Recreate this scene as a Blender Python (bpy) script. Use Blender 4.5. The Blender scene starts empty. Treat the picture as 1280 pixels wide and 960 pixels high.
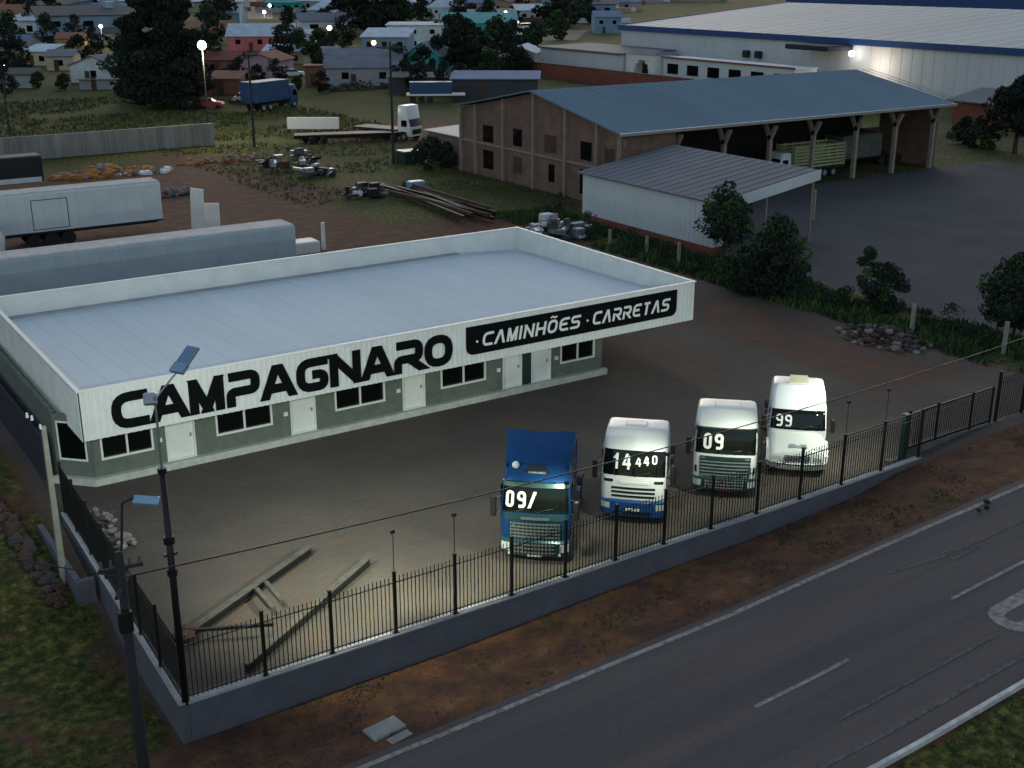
import bpy, math, random
from math import sin, cos, pi, radians as R
rnd = random.Random(7)
sc = bpy.context.scene
COL = sc.collection
# ------------------------------------------------------------------ camera maths (pixel of the 1280x960 photo -> point of the place)
F, CH, HD = 1510.0, 19.5, R(33.5)
PT = math.atan2(520, F)
cp, sp, ca, sa = cos(PT), sin(PT), cos(HD), sin(HD)
def G(px, py, z=0.0):
    u, v = px-640, py-480
    d = (u, F*cp-v*sp, -F*sp-v*cp)
    t = (z-CH)/d[2]
    X, Y = d[0]*t, d[1]*t
    return (X*ca+Y*sa, -X*sa+Y*ca)
def PJ(x, y, z):
    X = x*ca-y*sa; Y = x*sa+y*ca
    dep = Y*cp-(z-CH)*sp; up = Y*sp+(z-CH)*cp
    return (640+F*X/dep, 480-F*up/dep)
def zfit(x, y, py):
    lo, hi = -3, 80
    for _ in range(50):
        m = (lo+hi)/2
        if PJ(x, y, m)[1] > py: lo = m
        else: hi = m
    return lo
def lerp(a, b, t): return a+(b-a)*t
def clamp(t, a=0, b=1): return max(a, min(b, t))
def interp(tab, x):
    if x <= tab[0][0]: return tab[0][1]
    for (a, p), (b, q) in zip(tab, tab[1:]):
        if x <= b: return lerp(p, q, (x-a)/(b-a))
    return tab[-1][1]
# ------------------------------------------------------------------ ground height
RT = [(-30,-1.25),(8,-.95),(17,-.68),(25,-.42),(32.3,.02),(40.6,.45),(60,.9),(100,1.1)]
VT = [(-30,-1.5),(8,-1.12),(17,-1.05),(24,-.78),(30.6,-.66),(35.5,-.37),(38,.1),(45,.45),(60,.8),(100,1.0)]
LT = [(20,-1.05),(29,-1.25),(36,-1.3),(40,-.7),(44,-.3),(50,0)]
def wx(y): return 8.35+clamp((y-29.2)*.034, 0, .5)
def H(x, y):
    xs = x-clamp((y-29.2)*.034, 0, .5)
    if y < 25.1:
        return interp(RT, x)-.055*(25.1-max(y, 17))
    if y < 29.2:
        return lerp(interp(RT, x), interp(VT, x), (y-25.1)/4.1)
    if xs < 8.35:
        a = interp(LT, y); b = 0 if y > 50 else a
        base = interp(VT, x) if x < 8.35 else a
        return lerp(base, a, clamp((y-29.2)/3)) if y < 32.2 else b
    return max(0, interp(VT, x))*clamp(1-(y-29.2)/7)*clamp((x-38)/5)
# ------------------------------------------------------------------ materials
def newmat(name):
    m = bpy.data.materials.new(name); m.use_nodes = True
    nt = m.node_tree; b = nt.nodes['Principled BSDF']
    return m, nt, b
def mat(name, col, rough=.7, metal=0, var=.25, scale=3.0, bump=0, bscale=None, col2=None, emit=None, spec=None, thr=None, stretch=None):
    m, nt, b = newmat(name)
    b.inputs['Roughness'].default_value = rough; b.inputs['Metallic'].default_value = metal
    if spec is not None: b.inputs['Specular IOR Level'].default_value = spec
    if emit:
        b.inputs['Emission Color'].default_value = (*emit[0], 1); b.inputs['Emission Strength'].default_value = emit[1]
    c2 = col2 or tuple(c*(1-var) for c in col)
    c1 = col if col2 else tuple(min(1, c*(1+var*.4)) for c in col)
    tc = nt.nodes.new('ShaderNodeTexCoord'); n = nt.nodes.new('ShaderNodeTexNoise')
    n.inputs['Scale'].default_value = scale; n.inputs['Detail'].default_value = 6; n.inputs['Roughness'].default_value = .65
    src = tc.outputs['Object']
    if stretch:
        mp = nt.nodes.new('ShaderNodeMapping'); mp.inputs['Scale'].default_value = stretch
        nt.links.new(src, mp.inputs[0]); src = mp.outputs[0]
    nt.links.new(src, n.inputs['Vector'])
    rp = nt.nodes.new('ShaderNodeValToRGB'); a, z = thr or (.3, .7)
    rp.color_ramp.elements[0].position = a; rp.color_ramp.elements[1].position = z
    rp.color_ramp.elements[0].color = (*c2, 1); rp.color_ramp.elements[1].color = (*c1, 1)
    nt.links.new(n.outputs['Fac'], rp.inputs[0]); nt.links.new(rp.outputs[0], b.inputs['Base Color'])
    if bump:
        n2 = nt.nodes.new('ShaderNodeTexNoise'); n2.inputs['Scale'].default_value = bscale or scale*4; n2.inputs['Detail'].default_value = 4
        nt.links.new(src, n2.inputs['Vector'])
        bp = nt.nodes.new('ShaderNodeBump'); bp.inputs['Strength'].default_value = bump; bp.inputs['Distance'].default_value = .05
        nt.links.new(n2.outputs['Fac'], bp.inputs['Height']); nt.links.new(bp.outputs[0], b.inputs['Normal'])
    return m
M = {}
M['white_sheet'] = mat('white sheet metal', (.78,.8,.78), .45, 0, .12, 1.2)
M['roof_sheet'] = mat('dealership roof sheet', (.62,.70,.75), .95, 0, .08, .35, .15, 6, stretch=(1,.25,1), spec=.05)
M['streaked'] = mat('streaked concrete', (.30,.29,.26), .9, 0, .45, .8, .2, 8, stretch=(1,1,.12))
M['grey_sheet'] = mat('grey sheet metal', (.34,.37,.42), .5, .2, .2, .6)
M['black_letter'] = mat('black letter', (.004,.005,.006), .8, 0, 0, spec=.1)
M['panel_black'] = mat('black sign board', (.004,.005,.006), .8, 0, .1, spec=.1)
M['white_letter'] = mat('white letter', (.82,.82,.8), .5, 0, 0)
M['wall_olive'] = mat('olive grey wall paint', (.135,.16,.135), .85, 0, .25, 2, .1)
M['plinth'] = mat('white painted plinth', (.5,.52,.47), .8, 0, .25, 3)
M['door_white'] = mat('white door', (.76,.79,.76), .5, 0, .08, 2)
M['frame_white'] = mat('white frame', (.78,.78,.76), .5, 0, .05)
M['glass'] = mat('dark glass', (.003,.005,.005), .04, 0, .1, 1, spec=.3)
M['coping'] = mat('pale coping', (.36,.37,.38), .85, 0, .3, 2)
M['wallplum'] = mat('slate grey wall plaster', (.105,.107,.135), .9, 0, .25, .9, .2, 12)
M['iron'] = mat('black painted iron', (.012,.013,.015), .45, .3, .1)
M['concrete'] = mat('concrete', (.30,.29,.27), .9, 0, .35, 1.6, .3, 14)
M['concrete_dark'] = mat('weathered concrete', (.13,.13,.125), .95, 0, .5, 1.2, .3, 10)
M['post_conc'] = mat('concrete post', (.30,.30,.25), .9, 0, .3, 3)
M['pole_dark'] = mat('dark pole concrete', (.03,.03,.035), .9, 0, .3, 3)
M['steel'] = mat('galvanised steel', (.4,.42,.45), .4, .7, .15)
M['steel_pale'] = mat('pale steel beam', (.11,.10,.08), .75, .2, .5, 2.5, .2, 10)
M['rust'] = mat('rust brown steel', (.10,.055,.035), .85, .2, .5, 3)
M['tyre'] = mat('tyre rubber', (.015,.015,.015), .85, 0, .2)
M['rim'] = mat('wheel rim steel', (.45,.46,.48), .4, .6, .2)
M['chassis'] = mat('chassis black', (.02,.02,.022), .6, .3, .3)
M['truck_white'] = mat('white cab paint', (.66,.67,.67), .28, 0, .05, 1)
M['truck_blue'] = mat('metallic blue paint', (.007,.055,.18), .22, .35, .15, 1)
M['bumper_blue'] = mat('blue bumper paint', (.008,.06,.2), .3, 0, .1, 1)
M['grille_dark'] = mat('dark grille', (.012,.02,.022), .35, .2, .2)
M['grille_green'] = mat('dark teal grille frame', (.03,.075,.075), .3, .4, .2)
M['chrome'] = mat('chrome bars', (.32,.38,.38), .3, .8, .05)
M['headlamp'] = mat('headlamp lens', (.55,.58,.6), .1, .2, .1)
M['plate'] = mat('number plate', (.7,.7,.7), .5, 0, .05)
M['plate_red'] = mat('red number plate', (.35,.03,.04), .5, 0, .05)
M['beige'] = mat('beige hatch', (.55,.5,.34), .6, 0, .1)
M['shade'] = mat('dark shed shade', (.022,.018,.018), .95, 0, .3)  # near-black that paints the shade inside the open shed
M['navy_sheet'] = mat('dark navy sheet', (.012,.016,.035), .8, 0, .3)
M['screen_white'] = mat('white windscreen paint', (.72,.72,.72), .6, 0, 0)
M['brick'] = mat('pale brown brick', (.20,.125,.10), .9, 0, .35, .8, .2, 8)
M['brick_red'] = mat('red brick', (.24,.07,.045), .9, 0, .35, 1.2, .2, 6)
M['concr_pil'] = mat('pale concrete pilaster', (.28,.24,.20), .9, 0, .25, 1)
M['shed_roof'] = mat('blue grey shed roof', (.145,.22,.285), .95, 0, .16, .12, 0, stretch=(1,.2,1), spec=.05)
M['low_roof'] = mat('slate grey fibre roof', (.11,.125,.16), .8, 0, .2, .5)
M['wh_wall'] = mat('pale warehouse cladding', (.60,.64,.67), .6, 0, .1, .25, stretch=(1,1,.2))
M['wh_roof'] = mat('pale grey warehouse roof', (.29,.325,.345), .6, 0, .2, .08, stretch=(.2,1,1))
M['blue_trim'] = mat('deep blue trim', (.008,.055,.20), .5, 0, .1)
M['trailer_white'] = mat('white trailer skin', (.64,.69,.72), .45, 0, .12, .5)
M['trailer_grey'] = mat('grey blue trailer skin', (.36,.44,.50), .45, 0, .15, .6)
M['trailer_roof'] = mat('dusty trailer roof', (.42,.43,.43), .7, 0, .25, .8)
M['wood_green'] = mat('yellow green timber', (.38,.40,.20), .8, 0, .25, 2)
M['blue_dark'] = mat('dark blue tarp', (.012,.06,.17), .5, 0, .3, 1)
M['clay'] = mat('orange clay', (.42,.18,.045), .95, 0, .5, 1.5, .5, 6)
M['stone'] = mat('pale stone', (.24,.22,.20), .95, 0, .5, 2, .4, 9)
M['stone_dark'] = mat('dark stone rubble', (.075,.06,.06), .95, 0, .5, 2, .4, 9)
M['scrap'] = mat('scrap metal', (.10,.11,.12), .7, .3, .6, 2)
M['plant_leaf'] = mat('leaf green', (.040,.085,.018), .8, 0, .3, .5)
M['leaf_dark'] = mat('dark leaf', (.018,.038,.018), .85, 0, .3, .5)
M['leaf_light'] = mat('light leaf', (.08,.14,.025), .8, 0, .3, .5)
M['leaf_black'] = mat('very dark needle', (.009,.018,.011), .9, 0, .3, .5)
M['bark'] = mat('bark', (.06,.045,.035), .95, 0, .4, 4)
M['dry_grass'] = mat('dry grass', (.20,.15,.05), .9, 0, .4, .6)
M['blue_panel'] = mat('blue grey lamp housing', (.25,.42,.60), .4, .3, .1)
M['lamp_on'] = mat('lit lamp', (1,1,1), .5, 0, 0, emit=((1,.97,.85), 9))
M['lamp_warm'] = mat('lit warm lamp', (1,.9,.7), .5, 0, 0, emit=((1,.86,.5), 9))
M['lamp_orange'] = mat('lit orange lamp', (1,.5,.2), .5, 0, 0, emit=((1,.38,.1), 9))
M['line'] = mat('worn road paint', (.27,.25,.235), .85, 0, .55, 5, thr=(.35,.6))
M['line_faint'] = mat('faint road paint', (.115,.108,.105), .9, 0, .5, 4, thr=(.35,.6))
M['kerb'] = mat('white painted kerb', (.62,.62,.60), .85, 0, .4, 2.5)
def ribs(m, period, k=.93, axis=0):                        # sheet joints: a thin darker line each period metres
    nt = m.node_tree; b = nt.nodes['Principled BSDF']; N = nt.nodes.new; Lk = nt.links.new
    tc = N('ShaderNodeTexCoord'); sx = N('ShaderNodeSeparateXYZ'); Lk(tc.outputs['Object'], sx.inputs[0])
    dv = N('ShaderNodeMath'); dv.operation = 'DIVIDE'; Lk(sx.outputs[axis], dv.inputs[0]); dv.inputs[1].default_value = period
    fr = N('ShaderNodeMath'); fr.operation = 'FRACT'; Lk(dv.outputs[0], fr.inputs[0])
    lt = N('ShaderNodeMapRange'); Lk(fr.outputs[0], lt.inputs[0]); lt.inputs[1].default_value = .0; lt.inputs[2].default_value = .12; lt.inputs[3].default_value = k; lt.inputs[4].default_value = 1
    src = b.inputs['Base Color'].links[0].from_socket
    mu = N('ShaderNodeVectorMath'); mu.operation = 'SCALE'; Lk(src, mu.inputs[0]); Lk(lt.outputs[0], mu.inputs['Scale']); Lk(mu.outputs[0], b.inputs['Base Color'])
ribs(M['roof_sheet'], 1.02, .86); ribs(M['trailer_white'], 1.22, .9); ribs(M['trailer_grey'], 1.22, .9); ribs(M['trailer_roof'], 1.22, .85); ribs(M['wh_roof'], 4.1, .9, 1)
# ------------------------------------------------------------------ mesh builder
class MB:
    def __init__(s): s.v = []; s.f = []; s.mi = []
    def add(s, vs, fs, mi=0):
        o = len(s.v); s.v += [tuple(p) for p in vs]
        for f in fs: s.f.append(tuple(o+i for i in f)); s.mi.append(mi)
        return s
    def box(s, x0, x1, y0, y1, z0, z1, mi=0):
        vs = [(x0,y0,z0),(x1,y0,z0),(x1,y1,z0),(x0,y1,z0),(x0,y0,z1),(x1,y0,z1),(x1,y1,z1),(x0,y1,z1)]
        return s.add(vs, [(0,3,2,1),(4,5,6,7),(0,1,5,4),(1,2,6,5),(2,3,7,6),(3,0,4,7)], mi)
    def bbox(s, x0, x1, y0, y1, z0, z1, b=.03, mi=0):      # box with chamfered edges
        rings = []
        for z, i in ((z0,b),(z0+b,0),(z1-b,0),(z1,b)):
            a0,a1,c0,c1 = x0+i,x1-i,y0+i,y1-i
            rings.append([(a0+b,c0,z),(a1-b,c0,z),(a1,c0+b,z),(a1,c1-b,z),(a1-b,c1,z),(a0+b,c1,z),(a0,c1-b,z),(a0,c0+b,z)])
        return s.rings(rings, mi)
    def rings(s, rings, mi=0, cap=True):
        n = len(rings[0]); vs = [p for r in rings for p in r]; fs = []
        for k in range(len(rings)-1):
            for i in range(n):
                j = (i+1) % n
                fs.append((k*n+i, k*n+j, (k+1)*n+j, (k+1)*n+i))
        if cap: fs.append(tuple(range(n))[::-1]); fs.append(tuple((len(rings)-1)*n+i for i in range(n)))
        return s.add(vs, fs, mi)
    def tube(s, p, q, r0, r1=None, n=8, mi=0):
        r1 = r0 if r1 is None else r1
        d = [q[i]-p[i] for i in range(3)]; L = math.sqrt(sum(c*c for c in d)) or 1e-6; d = [c/L for c in d]
        a = (0,0,1) if abs(d[2]) < .9 else (1,0,0)
        u = (d[1]*a[2]-d[2]*a[1], d[2]*a[0]-d[0]*a[2], d[0]*a[1]-d[1]*a[0]); l = math.sqrt(sum(c*c for c in u)); u = [c/l for c in u]
        w = (d[1]*u[2]-d[2]*u[1], d[2]*u[0]-d[0]*u[2], d[0]*u[1]-d[1]*u[0])
        rg = []
        for c, r in ((p, r0), (q, r1)):
            rg.append([tuple(c[i]+r*(cos(t)*u[i]+sin(t)*w[i]) for i in range(3)) for t in [2*pi*k/n for k in range(n)]])
        return s.rings(rg, mi)
    def path(s, pts, r, n=6, mi=0):
        for a, b in zip(pts, pts[1:]): s.tube(a, b, r, r, n, mi)
        return s
    def bar(s, p, q, w, h, mi=0):                          # rectangular beam, w across, h up
        d = [q[i]-p[i] for i in range(3)]; l = math.hypot(d[0], d[1]) or 1e-6
        nx, ny = -d[1]/l*w/2, d[0]/l*w/2
        rg = [[(c[0]-nx,c[1]-ny,c[2]),(c[0]+nx,c[1]+ny,c[2]),(c[0]+nx,c[1]+ny,c[2]+h),(c[0]-nx,c[1]-ny,c[2]+h)] for c in (p, q)]
        return s.rings(rg, mi)
    def prism(s, poly, z0, z1, mi=0):
        return s.rings([[(x,y,z0) for x,y in poly],[(x,y,z1) for x,y in poly]], mi)
    def quad(s, a, b, c, d, mi=0): return s.add([a,b,c,d], [(0,1,2,3)], mi)
    def slab(s, pts, t, mi=0):                             # polygon with thickness t downwards
        return s.rings([[(x,y,z-t) for x,y,z in pts],[tuple(p) for p in pts]], mi)
    def sheet(s, fn, nu, nv, mi=0):
        vs = [fn(i/nu, j/nv) for j in range(nv+1) for i in range(nu+1)]
        fs = [(j*(nu+1)+i, j*(nu+1)+i+1, (j+1)*(nu+1)+i+1, (j+1)*(nu+1)+i) for j in range(nv) for i in range(nu)]
        return s.add(vs, fs, mi)
    def shell(s, fn, nu, nv, off, mi=0):                   # closed thin shell between fn and fn moved by off
        o = len(s.v); N = (nu+1)*(nv+1)
        a = [fn(i/nu, j/nv) for j in range(nv+1) for i in range(nu+1)]
        b = [tuple(p[k]+off[k] for k in range(3)) for p in a]
        fs = []
        for j in range(nv):
            for i in range(nu):
                q = (j*(nu+1)+i, j*(nu+1)+i+1, (j+1)*(nu+1)+i+1, (j+1)*(nu+1)+i)
                fs.append(tuple(N+k for k in q)); fs.append(q[::-1])
        bd = [i for i in range(nu)]+[j*(nu+1)+nu for j in range(nv)]+[nv*(nu+1)+i for i in range(nu,0,-1)]+[j*(nu+1) for j in range(nv,0,-1)]
        for x, y in zip(bd, bd[1:]+bd[:1]): fs.append((x, y, N+y, N+x))
        return s.add(a+b, fs, mi)
    def sphere(s, c, r, n=10, m=6, mi=0, sc_=(1,1,1)):
        rg = []
        for j in range(1, m):
            t = pi*j/m
            rg.append([(c[0]+r*sc_[0]*sin(t)*cos(2*pi*k/n), c[1]+r*sc_[1]*sin(t)*sin(2*pi*k/n), c[2]-r*sc_[2]*cos(t)) for k in range(n)])
        return s.rings(rg, mi)
    def lathe_x(s, c, prof, n=24, mi=0):                   # prof: (x offset, radius), axis along x
        rg = [[(c[0]+x, c[1]+r*cos(2*pi*k/n), c[2]+r*sin(2*pi*k/n)) for k in range(n)] for x, r in prof]
        return s.rings(rg, mi)
    def mesh(s, name, mats, smooth=False):
        me = bpy.data.meshes.new(name); me.from_pydata(s.v, [], s.f)
        for m in (mats if isinstance(mats, (list, tuple)) else [mats]): me.materials.append(m)
        me.polygons.foreach_set('material_index', s.mi)
        if smooth:
            me.polygons.foreach_set('use_smooth', [True]*len(s.f))
        me.update()
        return me
    def build(s, name, mats, parent=None, smooth=False, loc=None):
        me = s.mesh(name, mats, smooth)
        if smooth == 'auto':
            me.set_sharp_from_angle(angle=R(40))
        o = bpy.data.objects.new(name, me); COL.objects.link(o)
        if parent: o.parent = parent
        if loc: o.location = loc
        return o
def tag(o, label=None, cat=None, group=None, kind=None):
    if label: o['label'] = label
    if cat: o['category'] = cat
    if group: o['group'] = group
    if kind: o['kind'] = kind
    return o
def thing(name, label, cat, loc=(0,0,0), rz=0, group=None):
    o = bpy.data.objects.new(name, None); COL.objects.link(o)
    o.location = loc; o.rotation_euler = (0,0,rz); o.empty_display_size = .3
    return tag(o, label, cat, group)
def copy_tree(o, parent=None):
    c = o.copy(); COL.objects.link(c); c.parent = parent
    for ch in list(o.children): copy_tree(ch, c)
    return c
def rock(mb, c, r, rd, mi=0, flat=.7):
    n, m = 7, 5; rg = []
    k = [[r*rd.uniform(.75,1.2) for _ in range(n)] for _ in range(m)]
    ax, ay = rd.uniform(.7,1.3), rd.uniform(.7,1.3)
    for j in range(1, m):
        t = pi*j/m
        rg.append([(c[0]+k[j][i]*ax*sin(t)*cos(2*pi*i/n), c[1]+k[j][i]*ay*sin(t)*sin(2*pi*i/n), c[2]-k[j][i]*flat*cos(t)) for i in range(n)])
    mb.rings(rg, mi)
def light(name, kind, loc, energy, color=(1,.97,.88), parent=None, target=None, size=80, blend=.5, soft=.15):
    l = bpy.data.lights.new(name, kind); l.energy = energy; l.color = color
    if kind == 'SPOT': l.spot_size = R(size); l.spot_blend = blend
    if hasattr(l, 'shadow_soft_size'): l.shadow_soft_size = soft
    o = bpy.data.objects.new(name, l); COL.objects.link(o)
    o.location = loc
    if target:
        from mathutils import Vector
        o.rotation_euler = (Vector(target)-Vector(loc)).to_track_quat('-Z', 'Y').to_euler()
    return o
# ------------------------------------------------------------------ lettering: strokes as flat ribbons
def roundpoly(pts, r, closed=False, seg=5):
    out = []; n = len(pts)
    for i, p in enumerate(pts):
        if not closed and i in (0, n-1): out.append(p); continue
        a, b = pts[i-1], pts[(i+1) % n]
        la, lb = math.dist(a, p), math.dist(b, p)
        k = min(r, la*.49, lb*.49)
        s_ = (p[0]+(a[0]-p[0])*k/la, p[1]+(a[1]-p[1])*k/la); e = (p[0]+(b[0]-p[0])*k/lb, p[1]+(b[1]-p[1])*k/lb)
        if k < 1e-3: out.append(p); continue
        for j in range(seg+1):
            t = j/seg
            out.append(tuple((1-t)**2*s_[c]+2*t*(1-t)*p[c]+t*t*e[c] for c in (0,1)))
    return out
def ribbon(mb, pts, w, fn, d0, d1, closed=False, sub=1, hcut=False):
    if sub > 1:
        q = []
        for a, b in zip(pts, pts[1:]+([pts[0]] if closed else [])):
            for k in range(sub): q.append((lerp(a[0],b[0],k/sub), lerp(a[1],b[1],k/sub)))
        if not closed: q.append(pts[-1])
        pts = q
    n = len(pts); L, Rr = [], []
    for i, p in enumerate(pts):
        a = pts[i-1] if (closed or i > 0) else None
        b = pts[(i+1) % n] if (closed or i < n-1) else None
        def nd(s_, e):
            l = math.dist(s_, e) or 1e-9; return ((e[0]-s_[0])/l, (e[1]-s_[1])/l)
        if a is None or b is None:
            t = nd(p, b) if a is None else nd(a, p); m = (-t[1], t[0]); k = 1
            if hcut and abs(t[1]) > .45: m = (-1/t[1], 0)
        else:
            t1, t2 = nd(a, p), nd(p, b); m = (-(t1[1]+t2[1]), t1[0]+t2[0]); l = math.hypot(*m) or 1e-9; m = (m[0]/l, m[1]/l)
            k = min(1/max(.3, (m[0]*-t1[1]+m[1]*t1[0])), 1.9)
        L.append((p[0]+m[0]*w/2*k, p[1]+m[1]*w/2*k)); Rr.append((p[0]-m[0]*w/2*k, p[1]-m[1]*w/2*k))
    vs = [fn(*q, d0) for q in L]+[fn(*q, d0) for q in Rr]+[fn(*q, d1) for q in L]+[fn(*q, d1) for q in Rr]
    fs = []
    for i in range(n if closed else n-1):
        j = (i+1) % n
        fs += [(2*n+i,3*n+i,3*n+j,2*n+j), (i,j,n+j,n+i), (i,2*n+i,2*n+j,j), (n+i,n+j,3*n+j,3*n+i)]
    if not closed: fs += [(0,n,3*n,2*n), (n-1,3*n-1,4*n-1,2*n-1)]
    mb.add(vs, fs)
GL = {  # glyph strokes in a unit cell: (points, closed, corner radius)
 'C': [([(1,1),(0,1),(0,0),(1,0)],0,.38)],
 'G': [([(1,1),(0,1),(0,0),(1,0),(1,.5),(.5,.5)],0,.3)],
 'O': [([(0,0),(1,0),(1,1),(0,1)],1,.42)],
 '0': [([(.1,0),(.9,0),(.9,1),(.1,1)],1,.4)],
 'N': [([(0,0),(0,1)],0,0),([(1,0),(1,1)],0,0),([(.04,1),(.96,0)],0,0)],
 'M': [([(0,0),(0,1)],0,0),([(1,0),(1,1)],0,0),([(.05,1),(.5,0)],0,0),([(.95,1),(.5,0)],0,0)],
 'A': [([(-.02,0),(.40,1)],0,0),([(1.02,0),(.60,1)],0,0),([(.2,.24),(.8,.24)],0,0)],
 'V': [([(0,0),(.44,1)],0,0),([(1,0),(.56,1)],0,0)],
 'P': [([(-.05,1),(1,1),(1,.40),(0,.40),(0,0)],0,.16)],
 'R': [([(-.05,1),(1,1),(1,.40),(0,.40),(0,0)],0,.16),([(.55,.38),(1.02,0)],0,0)],
 'r': [([(0,1),(1,1),(1,.42),(.3,.42)],0,.2),([(0,.62),(0,0)],0,0),([(.5,.4),(1,0)],0,0)],
 'I': [([(0,0),(0,1)],0,0)],
 'H': [([(0,0),(0,1)],0,0),([(1,0),(1,1)],0,0),([(0,.5),(1,.5)],0,0)],
 'E': [([(1,1),(0,1),(0,0),(1,0)],0,.38),([(0,.52),(.9,.52)],0,0)],
 'S': [([(1,1),(0,1),(0,.52),(1,.52),(1,0),(0,0)],0,.28)],
 'T': [([(0,1),(1,1)],0,0),([(.5,1),(.5,0)],0,0)],
 '1': [([(.35,.70),(.72,.98)],0,0),([(.72,1),(.72,0)],0,0)],
 '4': [([(.72,0),(.72,.95)],0,0),([(.42,1),(.0,.30),(1.05,.30)],0,0)],
 '9': [([(.95,.5),(.05,.5),(.05,1),(.95,1),(.95,0),(.1,0)],0,.3)],
 '/': [([(0,0),(.7,1)],0,0)],
 '~': [([(.1,1.28),(.35,1.38),(.65,1.26),(.9,1.36)],0,0)],
}
def letter(mb, ch, x, y, w, h, t, fn, slant=0, d=.03, sub=1):
    for k, (pts, closed, r) in enumerate(GL[ch]):
        q = roundpoly([(px*(w-t), py*(h-t)) for px, py in pts], r*min(w,h)*1.1, closed) if r else [(px*(w-t), py*(h-t)) for px, py in pts]
        q = [(a+t/2, b+t/2) for a, b in q]
        if not closed:
            for e, n_ in ((0,1),(-1,-2)):
                dx, dy = q[e][0]-q[n_][0], q[e][1]-q[n_][1]; l = math.hypot(dx,dy); dx, dy = dx/l, dy/l; py = pts[e][1]
                if abs(dy) > .45 and py in (0,1):
                    k2 = ((0 if py == 0 else h)-q[e][1])/dy; q[e] = (q[e][0]+dx*k2, q[e][1]+dy*k2)
                elif abs(dy) <= .45 and pts[e][0] in (0,1) and ch != 'T': k2 = t/2; q[e] = (q[e][0]+dx*k2, q[e][1]+dy*k2)
        q = [(x+a+slant*b, y+b) for a, b in q]
        ribbon(mb, q, t if ch != '~' else t*.8, fn, -.002, d+k*.003, bool(closed), sub, True)
# ------------------------------------------------------------------ the ground
def axis(pts):
    out = []
    for (a, b, s_) in pts:
        x = a
        while x < b-1e-6: out.append(round(x,4)); x += s_
    out.append(pts[-1][1]); return out
GXS = axis([(-700,-100,60),(-100,-20,8),(-20,0,1),(0,8.3,.5)])+axis([(8.4,9,.3),(9,60,.5),(60,130,1.5),(130,260,6),(260,1500,60)])
GYS = axis([(-60,0,10),(0,16,1.5),(16,29.1,.5)])+axis([(29.3,30,.35),(30,66,.5),(66,150,1.2),(150,300,6),(300,1700,60)])
GXS = sorted(set(GXS)|{8.3, 17.0, 17.2}); GYS = sorted(set(GYS)|{17.0,17.3,17.5,25.1,25.4,29.1})
GXS = [x for x in GXS]
def sm(a, b, x):
    t = clamp((x-a)/(b-a)); return t*t*(3-2*t)
def rect(x, y, x0, x1, y0, y1, e=1.0):
    return sm(x0-e, x0+e, x)*(1-sm(x1-e, x1+e, x))*sm(y0-e, y0+e, y)*(1-sm(y1-e, y1+e, y))
def region(x, y):                       # grass, dirt, asphalt
    g = d = a = 0.0
    inyard = x > wx(y)-.1 and y > 29.15
    if not inyard:
        if y <= 29.2:
            if y > 17: d = 1.0; g = .33 if x > 4 else lerp(.33, .75, clamp((4-x)/5))
            else: g = 1
            if x < 8: g = max(g, clamp((8-x)/2.5)*.75)
        else:
            g = .62; d = .75
            if y > 45: g = .5
    else:
        d = .30
        if y > 70 and x < 62: d = sm(70, 78, y)*.75
        d = max(d, .55*rect(x, y, 44, 53, 34, 60, 3), .42*rect(x, y, 36, 46, 40, 56, 4))
    yard2 = x > 58.8 and 20 < y < 82 and x < 130
    if yard2: a = 1.0*sm(58.8, 60.2, x)*(1-sm(79, 82, y)); g = 0; d = .1
    if y > 29.2 and 53 < x < 59.5: g = max(g, .9*sm(53.2, 54.6, x)*(1-sm(58.6, 60, x))); d = max(d, .6)
    if y > 80 and x > 57: g = .66; d = .4
    if y > 92 and 40 < x < 57: g = max(g, sm(40, 50, x)*sm(95, 110, y)*.75)
    if y > 132: g = .66; d = .55
    if y > 175: g = lerp(.66, .95, clamp((y-175)/20)); d = .3
    d = max(d, .95*rect(x, y, 62, 84, 128, 146, 4)); g = g*(1-.6*rect(x, y, 62, 84, 128, 146, 4))
    if x < 40 and y > 118: g = max(g, .6*sm(118, 126, y))
    if x > 112 and 60 < y < 105: g = max(g,.62*sm(112,116,x)); a = 0; d = .2
    g = max(g, rect(x, y, 44, 70, 84, 100, 3)*.8)
    return (g, d, a, 1)
mb = MB(); nx, ny = len(GXS), len(GYS)
cols = []
for y in GYS:
    for x in GXS:
        X = x+(clamp((y-29.2)*.034, 0, .5) if 8 < x < 10 else 0)
        z = H(X, y)
        if y == 29.1: z = H(X, 29.1)
        if x == 8.3 and y > 29.2: z = H(X-.02, y)
        mb.v.append((X, y, z)); cols.append(region(X, y))
for j in range(ny-1):
    for i in range(nx-1):
        a = j*nx+i; mb.f.append((a, a+1, a+nx+1, a+nx)); mb.mi.append(0)
# ground material: pavers, red earth, grass and asphalt, mixed by where each lies
m, nt, b = newmat('ground'); M['ground'] = m
N = nt.nodes.new; Lk = nt.links.new
at = N('ShaderNodeAttribute'); at.attribute_name = 'cover'
sep = N('ShaderNodeSeparateColor'); Lk(at.outputs['Color'], sep.inputs[0])
tc = N('ShaderNodeTexCoord')
def noise(scale, det=6, rough=.65, vec=None):
    n = N('ShaderNodeTexNoise'); n.inputs['Scale'].default_value = scale; n.inputs['Detail'].default_value = det; n.inputs['Roughness'].default_value = rough
    Lk(vec or tc.outputs['Object'], n.inputs['Vector']); return n.outputs['Fac']
def ramp(fac, stops):
    r = N('ShaderNodeValToRGB'); Lk(fac, r.inputs[0]); e = r.color_ramp.elements
    while len(e) < len(stops): e.new(.5)
    for k, (p, c) in enumerate(stops): e[k].position = p; e[k].color = (*c, 1)
    return r.outputs[0]
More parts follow.
